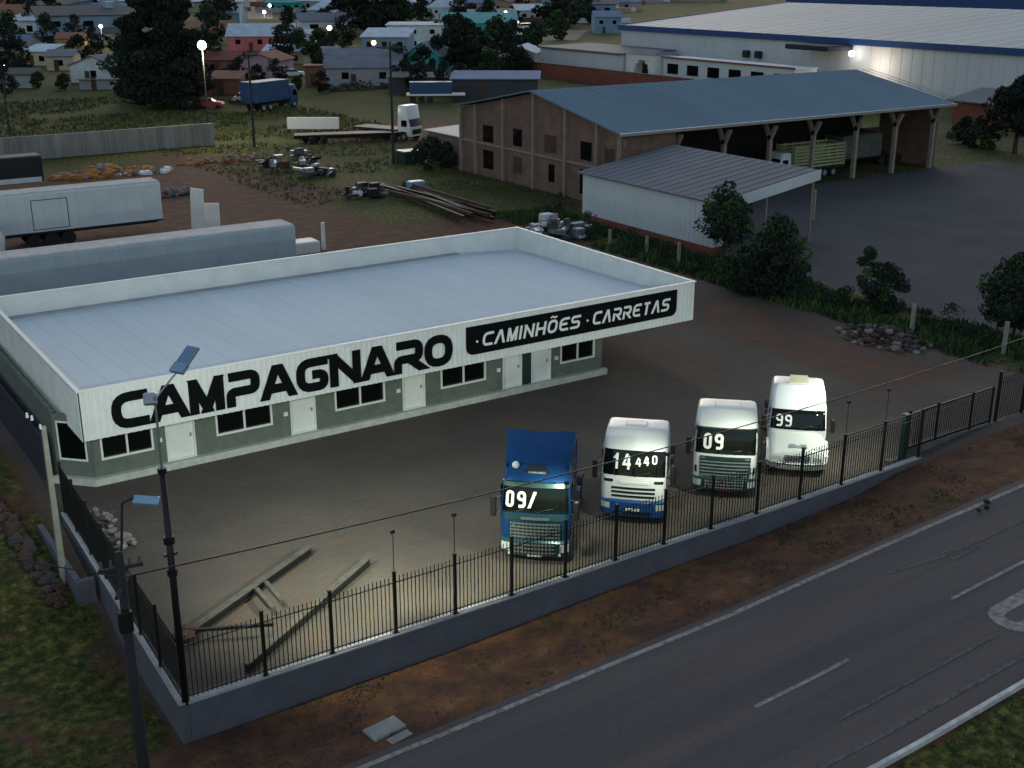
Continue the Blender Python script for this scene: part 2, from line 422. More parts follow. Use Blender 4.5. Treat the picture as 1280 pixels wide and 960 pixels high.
def mask(val, nz, soft=.12, amp=1.4):          # val + noise, thresholded
    s1 = N('ShaderNodeMath'); s1.operation = 'SUBTRACT'; Lk(nz, s1.inputs[0]); s1.inputs[1].default_value = .5
    s2 = N('ShaderNodeMath'); s2.operation = 'MULTIPLY_ADD'; Lk(s1.outputs[0], s2.inputs[0]); s2.inputs[1].default_value = amp; Lk(val, s2.inputs[2])
    mr = N('ShaderNodeMapRange'); mr.interpolation_type = 'SMOOTHSTEP'; Lk(s2.outputs[0], mr.inputs[0]); mr.inputs[1].default_value = .5-soft; mr.inputs[2].default_value = .5+soft
    return mr.outputs[0]
def mix(f, c1, c2):
    x = N('ShaderNodeMix'); x.data_type = 'RGBA'; Lk(f, x.inputs[0]); Lk(c1, x.inputs[6]); Lk(c2, x.inputs[7]); return x.outputs[2]
n_big = noise(.16); n_mid = noise(.9, 8, .7); n_fine = noise(9, 4, .6); n_med2 = noise(2.6, 6, .7)
base = ramp(n_big, [(.3,(.078,.066,.058)),(.5,(.10,.086,.074)),(.7,(.125,.105,.085))])
fine = ramp(n_fine, [(.3,(.84,.84,.84)),(.7,(1.13,1.13,1.13))])
dirt = ramp(n_mid, [(.28,(.050,.032,.027)),(.45,(.090,.046,.033)),(.6,(.15,.070,.036)),(.8,(.22,.15,.10))])
grass = ramp(n_med2, [(.28,(.014,.026,.007)),(.44,(.036,.050,.011)),(.54,(.095,.092,.022)),(.68,(.24,.18,.06))])
gbig = ramp(noise(.07, 5, .6), [(.32,(.45,.55,.5)),(.5,(.85,.9,.8)),(.68,(1.35,1.25,1.1))])
asph = ramp(n_big, [(.3,(.060,.060,.066)),(.7,(.088,.086,.094))])
gm = N('ShaderNodeMix'); gm.data_type = 'RGBA'; gm.blend_type = 'MULTIPLY'; gm.inputs[0].default_value = 1; Lk(grass, gm.inputs[6]); Lk(gbig, gm.inputs[7]); grass = gm.outputs[2]
c = mix(mask(sep.outputs[2], n_mid, .2, .3), base, asph)
c = mix(mask(sep.outputs[1], n_mid, .22, 1.1), c, dirt)
c = mix(mask(sep.outputs[0], noise(.55, 8, .72), .14, 1.5), c, grass)
mu = N('ShaderNodeMix'); mu.data_type = 'RGBA'; mu.blend_type = 'MULTIPLY'; mu.inputs[0].default_value = 1; Lk(c, mu.inputs[6]); Lk(fine, mu.inputs[7])
Lk(mu.outputs[2], b.inputs['Base Color']); b.inputs['Roughness'].default_value = .95; b.inputs['Specular IOR Level'].default_value = .2
bp = N('ShaderNodeBump'); bp.inputs['Strength'].default_value = .6; bp.inputs['Distance'].default_value = .12; Lk(n_med2, bp.inputs['Height']); Lk(bp.outputs[0], b.inputs['Normal'])
g = mb.build('ground', M['ground']); tag(g, kind='structure')
ca_ = g.data.color_attributes.new('cover', 'FLOAT_COLOR', 'POINT')
ca_.data.foreach_set('color', [q for c4 in cols for q in c4])
# road on the same grid lines
def strip(name, y0, y1, mt, lift, x0=-100, x1=200):
    s = MB(); xs = [x for x in GXS if x0 <= x <= x1]; ys = [y for y in GYS if y0-1e-6 <= y <= y1+1e-6]
    for y in ys:
        for x in xs: s.v.append((x, y, H(x, y)+lift))
    n = len(xs)
    for j in range(len(ys)-1):
        for i in range(n-1): s.f.append((j*n+i, j*n+i+1, (j+1)*n+i+1, (j+1)*n+i)); s.mi.append(0)
    return s.build(name, mt)
m, nt, b = newmat('road asphalt'); N = nt.nodes.new; Lk = nt.links.new
tc = N('ShaderNodeTexCoord'); mp = N('ShaderNodeMapping'); mp.inputs['Scale'].default_value = (.06,1.5,1); Lk(tc.outputs['Object'], mp.inputs[0])
a1 = ramp(noise(.8, 6, .6, mp.outputs[0]), [(.3,(.066,.056,.058)),(.5,(.090,.075,.075)),(.72,(.125,.095,.088))])
a2 = ramp(noise(14, 3, .6), [(.3,(.82,.82,.82)),(.7,(1.15,1.15,1.15))])
mu = N('ShaderNodeMix'); mu.data_type = 'RGBA'; mu.blend_type = 'MULTIPLY'; mu.inputs[0].default_value = 1; Lk(a1, mu.inputs[6]); Lk(a2, mu.inputs[7])
sx = N('ShaderNodeSeparateXYZ'); Lk(tc.outputs['Object'], sx.inputs[0])
wv = N('ShaderNodeMath'); wv.operation = 'MULTIPLY'; Lk(sx.outputs[1], wv.inputs[0]); wv.inputs[1].default_value = 2*pi/1.83
sn = N('ShaderNodeMath'); sn.operation = 'SINE'; Lk(wv.outputs[0], sn.inputs[0])
tk = N('ShaderNodeMath'); tk.operation = 'MULTIPLY_ADD'; Lk(sn.outputs[0], tk.inputs[0]); tk.inputs[1].default_value = .06; tk.inputs[2].default_value = .97
ml = N('ShaderNodeVectorMath'); ml.operation = 'SCALE'; Lk(mu.outputs[2], ml.inputs[0]); Lk(tk.outputs[0], ml.inputs['Scale'])
Lk(ml.outputs[0], b.inputs['Base Color']); b.inputs['Roughness'].default_value = .85; M['road'] = m
tag(strip('road', 17.5, 25.4, M['road'], .02), kind='structure')
def mark(s, pts, w, lift=.034, closed=False):
    ribbon(s, pts, w, lambda x, y, d: (x, y, H(x, y)+lift+d), -.012, .0, closed, 1)
def dense(a, b, n): return [(lerp(a[0],b[0],k/n), lerp(a[1],b[1],k/n)) for k in range(n+1)]
s = MB(); mark(s, dense((-60,25.02),(150,25.02),420), .17)
for a, b_ in (((10,21.15),(14,21.15)),((22.4,21.12),(26.4,21.2)),((31.6,21.5),(36.4,21.6)),((44,21.7),(48,21.8)),((-2,21.1),(2,21.1))):
    mark(s, dense(a, b_, 8), .13)
tag(s.build('road_lines', M['line']), kind='structure')
s = MB()
mark(s, dense((-60,18.25),(150,18.25),420), .14)
mark(s, dense((31.2,23.75),(34.0,23.3),6), .13); mark(s, [(33.7,23.62),(35.2,23.1),(33.75,23.05)], .1, closed=True)
mark(s, dense((24,19.4),(31,19.4),12), .1); mark(s, dense((34.0,23.3),(43.5,23.4),18), .07)
tag(s.build('faint_road_lines', M['line_faint']), kind='structure')
s = MB(); mark(s, roundpoly([(37,20.35),(31.9,20.2),(31.9,19.15),(36,19.3)], .55), .5)
tag(s.build('curved_lane_marking', M['line']), kind='structure')
s = MB(); xs = [x for x in GXS if -60 <= x <= 150]
s.rings([[(x,17.32,H(x,17.3)-.2),(x,17.5,H(x,17.5)-.2),(x,17.49,H(x,17.5)+.13),(x,17.34,H(x,17.5)+.14)] for x in xs])
tag(s.build('median_kerb', M['kerb']), kind='structure')
# tufts of grass and weeds
def tufts(name, n, pick, mats, hmin, hmax, seed, label, parent=None):
    rd = random.Random(seed); s = MB()
    for _ in range(n):
        p = pick(rd)
        if p is None: continue
        x, y, k = p; z = H(x, y); h = rd.uniform(hmin, hmax)*k; mi = rd.choice(range(len(mats)))
        for _b in range(4):
            a = rd.uniform(0, 2*pi); w = h*.35; dx, dy = cos(a)*w/2, sin(a)*w/2; ox, oy = rd.uniform(-h,h)*.5, rd.uniform(-h,h)*.5
            lx, ly = rd.uniform(-.4,.4)*h, rd.uniform(-.4,.4)*h
            s.add([(x+ox-dx,y+oy-dy,z-.02),(x+ox+dx,y+oy+dy,z-.02),(x+ox+lx,y+oy+ly,z+h*rd.uniform(.6,1))], [(0,1,2)], mi)
    return tag(s.build(name, mats), label, 'grass', kind='stuff')
from mathutils import noise as mnoise
from mathutils import Vector
def nz(x, y, s_=.35, o=0): return mnoise.noise(Vector((x*s_+o, y*s_, 3.1)))
def pick_left(rd):
    x = rd.uniform(-14, 8.0); y = rd.uniform(24, 60)
    if nz(x, y) < -.05+.2*rd.random(): return None
    return (x, y, 1)
tufts('rough_grass', 15000, pick_left, [M['plant_leaf'], M['dry_grass'], M['dry_grass'], M['leaf_light'], M['leaf_light']], .05, .16, 1, 'rough green and straw grass on the lot outside the left wall')
def pick_verge(rd):
    x = rd.uniform(2, 60); y = 25.6+3.4*rd.random()**.8
    if nz(x, y, .5, 7) < .02+.3*rd.random(): return None
    return (x, y, 1)
tufts('verge_weeds', 9000, pick_verge, [M['dry_grass'], M['rust'], M['plant_leaf']], .04, .15, 2, 'dry weeds on the reddish verge between the wall and the road')
def pick_med(rd): return (rd.uniform(10, 60), rd.uniform(9, 17.25), 1)
tufts('median_grass', 7000, pick_med, [M['leaf_dark'], M['plant_leaf']], .06, .16, 3, 'dark green grass on the median beyond the white kerb')
def pick_strip(rd):
    x = rd.uniform(53.4, 59); y = rd.uniform(32, 84)
    if nz(x, y, .3, 3) < -.25: return None
    return (x, y, 1)
tufts('hedge_grass', 7000, pick_strip, [M['plant_leaf'], M['leaf_dark'], M['leaf_light']], .15, .6, 4, 'overgrown grass along the boundary under the bushes')
def pick_back(rd):
    x = rd.uniform(42, 72); y = rd.uniform(96, 170)
    if nz(x, y, .1, 5) < -.1: return None
    return (x, y, 1)
tufts('field_grass', 7000, pick_back, [M['plant_leaf'], M['leaf_light'], M['dry_grass']], .12, .4, 5, 'tall grass on the field behind the brick shed')
def pick_far(rd):
    x = rd.uniform(10, 75); y = rd.uniform(140, 200)
    return None if nz(x, y, .07, 9) < -.2 else (x, y, 1)
tufts('meadow', 8000, pick_far, [M['leaf_dark'], M['plant_leaf'], M['dry_grass']], .2, .6, 6, 'dark meadow beyond the long concrete wall')
# ------------------------------------------------------------------ dealership building
B = thing('dealership_building', 'long white-roofed truck dealership with lettered white fascia and olive walls', 'building', (10.6,46.1,0))
def PB(mb, name, mt, smooth=False, parent=None):
    # geometry written in place coordinates, moved to the building's own
    mb.v = [(x-10.6, y-46.1, z) for x, y, z in mb.v]
    return mb.build(name, mt, parent or B, smooth)
X0, X1, Y0, Y1, ZT, ZB = 9.95, 40.55, 44.5, 60.7, 4.5, 2.5
# walls with openings on the front: pieces between doors and windows
doors = [(13.58,14.75),(19.05,20.18),(24.55,25.67),(30.0,31.05),(31.65,32.77)]
dark_door = (31.08,31.62)
wins = [(10.98,12.99),(15.73,18.14),(21.18,23.57),(26.58,28.96),(33.41,35.42)]
s = MB()
pts = [(10.62,46.1)]
ops = sorted([(a,b_,'d') for a,b_ in doors+[dark_door]]+[(a,b_,'w') for a,b_ in wins])
x = 10.62
for a, b_, k in ops:
    if a-x > .02: s.box(x, a, 46.1, 46.3, .3, 2.9)
    if k == 'w': s.box(a, b_, 46.1, 46.3, .3, 1.03); s.box(a, b_, 46.1, 46.3, 2.2, 2.9)
    else: s.box(a, b_, 46.1, 46.3, 2.45, 2.9)
    x = b_
s.box(x, 35.96, 46.1, 46.3, .3, 2.9)
s.box(35.76, 35.96, 46.303, 59.2, 0, 2.9); s.box(9.47, 35.757, 59.2, 59.4, 0, 2.9); s.box(9.47, 9.67, 47.25, 59.197, 0, 2.9)
# chamfered corner wall, below and above its window
def chm(z0, z1, t0=0., t1=1.): 
    a = (lerp(10.6,9.47,t0), lerp(46.1,47.25,t0)); b_ = (lerp(10.6,9.47,t1), lerp(46.1,47.25,t1))
    s.prism([a, b_, (b_[0]+.12,b_[1]+.12), (a[0]+.12,a[1]+.12)], z0, z1)
chm(.3,1.03); chm(2.6,2.9); chm(1.03,2.6,0,.15); chm(1.03,2.6,.88,1)
PB(s, 'wall', M['wall_olive'])
s = MB(); s.prism([(10.55,45.85),(36.15,45.85),(36.15,46.098),(10.62,46.098),(9.45,47.25),(9.2,47.2)], -.05, .3)
s.box(10.63, 35.75, 46.1, 46.29, -.05, .297)
PB(s, 'plinth', M['plinth'])
for a, b_ in doors:
    s = MB(); s.box(a+.02, b_-.02, 46.20, 46.26, .3, 2.45)
    d = PB(s, 'door', M['door_white'])
    s = MB(); s.box(b_-.16, b_-.1, 46.15, 46.2, 1.2, 1.35); PB(s, 'handle', M['steel'], parent=d)
for a, b_ in doors:
    s = MB(); s.box(a-.03,a+.02,46.07,46.27,.3,2.45); s.box(b_-.02,b_+.03,46.07,46.27,.3,2.45); s.box(a+.02,b_-.02,46.09,46.19,.3,.34); PB(s, 'door_frame', M['frame_white'])
s = MB(); s.box(dark_door[0], dark_door[1], 46.08, 46.14, .3, 2.45); PB(s, 'glass_panel', M['grille_green'])
for a, b_ in wins:
    s = MB(); m_ = (a+b_)/2
    for q in ((a-.05,b_+.05,.97,1.06),(a-.05,b_+.05,2.14,2.22)): s.box(q[0], q[1], 46.05, 46.13, q[2], q[3])
    for q in ((a-.05,a+.03),(m_-.04,m_+.04),(b_-.03,b_+.05)): s.box(q[0], q[1], 46.053, 46.127, 1.06, 2.14)
    w_ = PB(s, 'window', M['frame_white'])
    for p, q in ((a+.03,m_-.04),(m_+.04,b_-.03)):
        s = MB(); s.box(p, q, 46.20, 46.22, 1.06, 2.14); PB(s, 'pane', M['glass'], parent=w_)
s = MB()
def cpt(t, o=.0): return (lerp(10.6,9.47,t)-o*.71, lerp(46.1,47.25,t)-o*.71)
for t0, t1, z0, z1 in ((.13,.9,.97,1.05),(.13,.9,2.55,2.62)): s.prism([cpt(t0,.03),cpt(t1,.03),cpt(t1,-.05),cpt(t0,-.05)], z0, z1)
for t0, t1 in ((.13,.17),(.86,.9)): s.prism([cpt(t0,.03),cpt(t1,.03),cpt(t1,-.05),cpt(t0,-.05)], 1.05, 2.55)
w_ = PB(s, 'window', M['frame_white'])
s = MB(); s.prism([cpt(.17,.0),cpt(.86,.0),cpt(.86,-.02),cpt(.17,-.02)], 1.05, 2.55); PB(s, 'pane', M['glass'], parent=w_)
for x in (13.3, 18.8, 24.3, 29.72, 33.12):
    s = MB(); s.box(x-.09, x+.09, 46.03, 46.1, 1.24, 1.42); PB(s, 'wall_lamp', M['frame_white'])
# fascia with vertical ribs, real profile
def ribbed(s, p, q, z0, z1, nrm, pitch=.3, dep=.035, thick=.05):
    L = math.dist(p, q); n = int(L/pitch); d = ((q[0]-p[0])/L, (q[1]-p[1])/L); prof = []
    for k in range(n):
        for f, o in ((0,0),(.55,0),(.65,1),(.9,1)): prof.append(((k+f)*L/n, o*dep))
    prof.append((L, 0))
    out = [(p[0]+d[0]*a+nrm[0]*o, p[1]+d[1]*a+nrm[1]*o) for a, o in prof]
    inn = [(x-nrm[0]*(thick+dep), y-nrm[1]*(thick+dep)) for x, y in (out[0], out[-1])]
    m_ = len(out)
    vs = [(x,y,z0) for x,y in out]+[(x,y,z1) for x,y in out]
    fs = [(i,i+1,m_+i+1,m_+i) for i in range(m_-1)]
    s.add(vs, fs)
    ia, ib = (p[0]-nrm[0]*thick, p[1]-nrm[1]*thick), (q[0]-nrm[0]*thick, q[1]-nrm[1]*thick)
    s.add([(*ia,z0),(*ib,z0),(*ib,z1),(*ia,z1)], [(1,0,3,2)])
    s.add([(*p,z0),(*ia,z0),(*ia,z1),(*p,z1),(*q,z0),(*ib,z0),(*ib,z1),(*q,z1)], [(0,1,2,3),(4,7,6,5)])
s = MB()
ribbed(s, (X0,Y0), (X1,Y0), ZB, ZT-.02, (0,-1), .25, .03)
ribbed(s, (X0,Y1), (X0,Y0), ZB, ZT-.02, (-1,0), .25, .03)
ribbed(s, (X1,Y0), (X1,Y1), ZB, ZT-.02, (1,0), .25, .03)
ribbed(s, (X1,Y1), (X0,Y1), ZB, ZT-.02, (0,1), .25, .03)
PB(s, 'fascia', M['white_sheet'])
s = MB()
s.box(X0-.06,X1+.06,Y0-.06,Y0+.12,ZT-.02,ZT+.03); s.box(X0-.06,X1+.06,Y1-.12,Y1+.06,ZT-.02,ZT+.03)
s.box(X0-.06,X0+.12,Y0+.12,Y1-.12,ZT-.02,ZT+.03); s.box(X1-.12,X1+.06,Y0+.12,Y1-.12,ZT-.02,ZT+.03)
PB(s, 'parapet_cap', M['frame_white'])
s = MB(); s.box(X0+.05, X1-.05, Y0+.05, 46.09, ZB+.02, ZB+.06); s.box(36.0, X1-.05, 46.1, Y1-.05, ZB+.02, ZB+.06); s.box(X0+.05, 35.99, 59.45, Y1-.05, ZB+.02, ZB+.06)
s.prism([(X0+.05,46.1),(10.55,46.1),(9.42,47.25),(9.42,59.4),(X0+.05,59.4)] if False else [(9.98,46.1),(10.5,46.1),(9.98,46.6)], ZB+.02, ZB+.06)
PB(s, 'soffit', M['frame_white'])
# roof sheet: low valley at the back, rising forward, dropping at the right hip
s = MB()
zb, zf = ZT-1.1, ZT-.45
a = (X0+.06, Y1-.06, zb); b_ = (X1-.06, Y1-.06, zb)
s.slab([(X0+.06,Y0+.06,zf),(X1-4.2,Y0+.06,zf+.06),(X1-4.2,Y1-.06,zb+.03),(X0+.06,Y1-.06,zb)], .08)
s.slab([(X1-4.198,Y0+.06,zf+.06),(X1-.06,Y0+.06,zf-.5),(X1-.06,Y1-.06,zb-.25),(X1-4.198,Y1-.06,zb+.03)], .08)
r_ = PB(s, 'roof', M['roof_sheet'])
s = MB(); s.box(X0+.06, X1-4.4, Y1-.42, Y1-.09, zb+.02, zb+.10); PB(s, 'gutter', M['grey_sheet'])
# lettering on the fascia
def FS(u, v, d): return (u, Y0-.03-d, v)
x = 11.08
adv = (26.3-11.08)/10
for ch in 'CAMPAGNARO':
    s = MB(); letter(s, ch, x+.02, 2.72, adv-.09, 1.45, .37, FS, 0, .05)
    PB(s, 'sign_letter', M['black_letter']); x += adv
s = MB(); pl = [(26.95,4.27),(26.95,3.0+.3)]+[(26.95+.35-.35*cos(t),3.3-.35*sin(t)) for t in (R(30),R(60),R(90))]+[(39.0-.0+.33*sin(t),3.3-.35*cos(t)) for t in (0,R(30),R(60),R(90))]+[(39.33,4.27)]
s.rings([[FS(u,v,0) for u,v in pl],[FS(u,v,.06) for u,v in pl]])
sb = PB(s, 'sign_board', M['panel_black'])
def FP(u, v, d): return (u, Y0-.09-d, v)
def word(txt, x0, x1, z, h, t, sl):
    adv0 = (x1-x0)/(len(txt)-.62*('I' in txt)); x = x0
    for ch in txt:
        adv = adv0*(.38 if ch == 'I' else 1)
        q = {'A':'V','R':'r','Õ':'O'}.get(ch, ch)
        s = MB(); w = adv-.12
        if ch == 'I': letter(s, 'I', x, z, t+.01, h, t, FP, sl, .02)
        else: letter(s, q, x, z, w, h, t, FP, sl, .02)
        if ch == 'Õ': letter(s, '~', x, z, w, h, t*.8, FP, sl, .02)
        PB(s, 'sign_letter', M['white_letter'], parent=sb); x += adv
word('CAMINHÕES', 27.75, 33.35, 3.27, .64, .12, .18)
word('CARRETAS', 34.0, 38.9, 3.27, .64, .12, .18)
for x in (27.5, 33.72):
    s = MB(); s.rings([[FP(x+.06*cos(t),3.55+.06*sin(t),d) for t in [2*pi*k/8 for k in range(8)]] for d in (0,.02)]); PB(s, 'sign_letter', M['white_letter'], parent=sb)
# ------------------------------------------------------------------ boundary wall and fence on it
CT = [(8,.18),(19,.19),(25,.26),(30,.27),(35,.36),(39.6,.48)]
def cz(x): return interp(CT, x)
s = MB(); xs = [8.45+k for k in range(0,31)]+[39.4]
s.rings([[(x,29.08,min(-1.6,H(x,29)-.6)),(x,29.28,-1.6),(x,29.28,cz(x)-.06),(x,29.08,cz(x)-.06)] for x in xs])
w_ = thing('boundary_wall', 'long slate grey retaining wall between the red verge and the yard', 'wall', (8.4,29.18,0))
def PP(mb, name, mt, parent, loc, smooth=False):
    mb.v = [(x-loc[0], y-loc[1], z-loc[2]) for x, y, z in mb.v]; return mb.build(name, mt, parent, smooth)
PP(s, 'wall_face', M['wallplum'], w_, (8.4,29.18,0))
s = MB(); s.rings([[(x,29.04,cz(x)-.055),(x,29.32,cz(x)-.055),(x,29.32,cz(x)),(x,29.04,cz(x))] for x in xs])
PP(s, 'coping', M['coping'], w_, (8.4,29.18,0))
w2 = thing('side_wall', 'slate grey wall running back from the left corner beside the grass lot', 'wall', (8.3,29.1,0))
ys = [29.08+k*.98 for k in range(16)]
def wq(y, a, z): return (wx(y)+a, y, z)
s = MB(); s.rings([[wq(y,-.15,-2),wq(y,.09,-2),wq(y,.09,.13),wq(y,-.15,.13)] for y in ys]); PP(s, 'wall_face', M['wallplum'], w2, (8.3,29.1,0))
s = MB(); s.rings([[wq(y,-.18,.135),wq(y,.11,.135),wq(y,.11,.18),wq(y,-.18,.18)] for y in ys]); PP(s, 'coping', M['coping'], w2, (8.3,29.1,0))
s = MB(); s.box(7.75, 8.38, 38.3, 38.5, -1.6, -.05); s.box(7.75,7.95,38.503,43.6,-1.3,-.02)
tag(s.build('wall_buttress', M['wallplum']), 'short stepped section of slate wall standing against the left side wall', 'wall')
# front fence
fe = thing('front_fence', 'black iron picket fence on the wall along the road', 'fence', (8.45,29.18,0))
postx = [8.45]+[10.78,12.9,15.04,17.17,19.3,21.45,23.58,25.75,27.97,30.25,32.5,34.8,37.09,39.36]
for x in postx[1:]:
    s = MB(); z = cz(x); s.box(x-.045,x+.045,29.14,29.23,z,z+2.06); s.box(x-.1,x+.1,29.09,29.28,z,z+.015); s.box(x-.055,x+.055,29.13,29.24,z+2.06,z+2.1)
    PP(s, 'post', M['iron'], fe, (8.45,29.18,0))
def pickets(a, b_, za, zb_, h, s, yv=False, n=None):
    L = math.dist(a, b_); n = n or int(L/.135)
    for k in range(1, n):
        t = k/n; x, y = lerp(a[0],b_[0],t), lerp(a[1],b_[1],t); z = lerp(za,zb_,t)
        s.box(x-.011, x+.011, y-.011, y+.011, z+.04, z+h)
    for o in (.12, h-.22):
        s.bar((a[0],a[1],za+o),(b_[0],b_[1],zb_+o), .03, .03)
for a, b_ in zip(postx, postx[1:]):
    s = MB(); pickets((a+.045,29.185),(b_-.045,29.185), cz(a), cz(b_), 1.92, s)
    if a > 34: s.bar((a+.045,29.185,cz(a)+2.0),(b_-.045,29.185,cz(b_)+2.0), .04, .04)
    PP(s, 'picket_panel', M['iron'], fe, (8.45,29.18,0))
fl = thing('side_fence', 'black iron picket fence receding along the left side wall', 'fence', (8.35,29.2,0))
py_ = [29.2, 31.3, 33.4, 35.5, 37.6, 39.7, 41.8, 43.7]
for y in py_[1:]:
    s = MB(); x = wx(y)-.03; s.box(x-.045,x+.045,y-.045,y+.045,.18,2.24); PP(s, 'post', M['iron'], fl, (8.35,29.2,0))
for a, b_ in zip(py_, py_[1:]):
    s = MB(); pickets((wx(a)-.03,a+.045),(wx(b_)-.03,b_-.045), .18, .18, 1.92, s); PP(s, 'picket_panel', M['iron'], fl, (8.35,29.2,0))
# gate and fence beyond it
gt = thing('sliding_gate', 'black sliding yard gate with top rail beside the motor cabinet', 'gate', (39.8,30.1,.1))
s = MB(); s.bar((39.8,30.1,.42),(45.3,30.1,.5),.08,.1); s.bar((39.8,30.1,1.95),(45.3,30.1,2.05),.07,.07)
for x in (39.8,41.6,43.9,45.3): s.box(x-.04,x+.04,30.06,30.14,.4,2.15)
PP(s, 'gate_frame', M['iron'], gt, (39.8,30.1,.1))
s = MB(); pickets((39.85,30.1),(45.25,30.1),.45,.5,1.5,s,n=42); PP(s, 'gate_bars', M['iron'], gt, (39.8,30.1,.1))
s = MB(); s.box(38.6,39.9,29.95,30.25,.0,.14); s.box(39.9,52,30.0,30.2,.05,.42)
PP(s, 'gate_track', M['concrete_dark'], gt, (39.8,30.1,.1))
s = MB(); s.bbox(39.05,39.3,29.7,29.95,.1,2.2,.03); tag(s.build('gate_motor_cabinet', M['grille_green']), 'slim dark green cabinet standing at the gate end of the fence', 'cabinet')
ff = thing('far_fence', 'black mesh fence with tall posts beyond the sliding gate', 'fence', (45.6,30.1,.5))
for x in (45.7,47.6,49.5,51.6,53.8): s = MB(); s.box(x-.05,x+.05,30.05,30.15,.4,2.75); PP(s, 'post', M['iron'], ff, (45.6,30.1,.5))
s = MB(); pickets((45.7,30.1),(53.8,30.1),.45,.55,2.0,s); PP(s, 'picket_panel', M['iron'], ff, (45.6,30.1,.5))
# floodlights on thin rods above the fence posts
def flood(x, y, z0, z1, tgt, label, en, nm='floodlight_rod'):
    t = thing('floodlight', label, 'floodlight', (x,y,z0), 0, 'floodlights on rods above the fence')
    s = MB(); s.tube((0,0,0),(0,0,z1-z0),.013,n=6); s.build('rod', M['iron'], t)
    s = MB(); dx, dy = tgt[0]-x, tgt[1]-y; l = math.hypot(dx,dy); dx, dy = dx/l, dy/l
    s.bbox(-.08,.08,-.04,.04,-.05,.07,.015)
    h = s.build('lamp_head', M['iron'], t); h.location = (0,0,z1-z0); h.rotation_euler = (R(-20),0,math.atan2(dy,dx)-pi/2)
    light('floodlight_beam', 'SPOT', (x+dx*.12,y+dy*.12,z1-.02), en, (.92,1,.76), None, tgt, 104, .9, .1).parent = None
    return t
for i, (k, tgt, en, where) in enumerate([(3,(14,32.5,0),620,'above the post by the steel frame'),(4,(18.5,32.5,0),700,'left of the blue truck'),
    (6,(22,32,.2),230,'right before the blue truck'),(8,(26.5,32.4,.3),215,'before the 14 440 truck'),
    (10,(31,32.4,.3),215,'before the black-grilled 09 truck'),(12,(35,32.4,.3),215,'before the bonneted truck'),(13,(38,34,0),330,'beside the gate cabinet')]):
    flood(postx[k], 29.18, cz(postx[k])+2.1, cz(postx[k])+3.4, tgt, 'small black floodlight on a thin fence rod '+where, en)
# ------------------------------------------------------------------ poles
def lampstreet(): pass
p = thing('corner_light_pole', 'tall black light pole at the left corner of the fence', 'light pole', (8.4,29.18,.1))
s = MB(); s.tube((0,0,0),(0,0,7.0),.11,.085,12); s.build('pole', M['iron'], p, True)
s = MB(); s.tube((0,0,7.0),(0,0,9.1),.035,.03,8); s.tube((0,0,9.0),(.62,-.2,9.75),.025,.025,8); s.build('upper_arm', M['steel'], p)
s = MB(); s.tube((0,0,6.98),(0,0,7.12),.12,n=12); s.tube((0,0,4.95),(0,0,5.15),.15,n=10); s.box(-.18,.18,-.05,.05,4.6,4.66); s.tube((0,0,4.0),(0,0,4.2),.14,n=10); s.build('collar', M['iron'], p)
s = MB()
for k in range(5): s.box(-.24+k*.11,-.18+k*.11,.05,.72,0,.09)
s.box(-.26,.28,-.22,.1,-.02,.11)
h = s.build('lamp_head', M['blue_panel'], p); h.location = (.68,-.2,9.8); h.rotation_euler = (R(35),0,R(-62)); h.scale = (.8,.9,.8)
s = MB(); s.bbox(-.17,.17,-.08,.08,-.16,.16,.03); h = s.build('floodlight_head', M['steel'], p); h.location = (-.08,.12,9.0); h.rotation_euler = (R(-30),0,R(-20))
s = MB(); s.box(-.14,.14,0,.012,-.13,.13); h2 = s.build('lens', M['lamp_on'], h); h2.location = (0,.081,0)
light('corner_flood_beam', 'SPOT', (8.35,29.5,8.7), 1500, (.90,1,.88), None, (21,45.5,2.5), 100, .85, .15)
light('corner_flood_beam', 'SPOT', (8.5,29.7,8.7), 700, (.90,1,.88), None, (13,45,2.8), 70, .9, .15)
light('gate_flood_beam', 'SPOT', (37.1,29.5,3.9), 560, (.90,1,.88), None, (33,45,3), 80, .85, .12)
light('yard_flood_beam', 'SPOT', (8.6,29.5,8.9), 1700, (.97,1,.78), None, (17,33,0), 80, .9, .12)
light('fence_flood_beam', 'SPOT', (17.2,29.5,3.8), 330, (.90,1,.88), None, (22,45,3), 90, .85, .12)
# concrete pole beside the left wall
p = thing('concrete_utility_pole', 'pale square concrete pole beside the left side of the dealership', 'utility pole', (7.7,39.85,-.9))
s = MB(); s.rings([[(-.11,-.11,0),(.11,-.11,0),(.11,.11,0),(-.11,.11,0)],[(-.075,-.075,6.0),(.075,-.075,6.0),(.075,.075,6.0),(-.075,.075,6.0)]]); s.build('pole', M['post_conc'], p)
for k, (dx, z) in enumerate(((-.1,6.05),(-.35,6.45),(-.5,6.6))):
    s = MB(); s.tube((dx,dx*.5+.0,z-.1),(dx,dx*.5,z+.06),.05,.035,8); s.build('insulator', M['frame_white'], p)
s = MB(); s.bar((-.6,-.3,6.3),(0,0,5.85),.04,.04); s.build('crossarm', M['iron'], p)
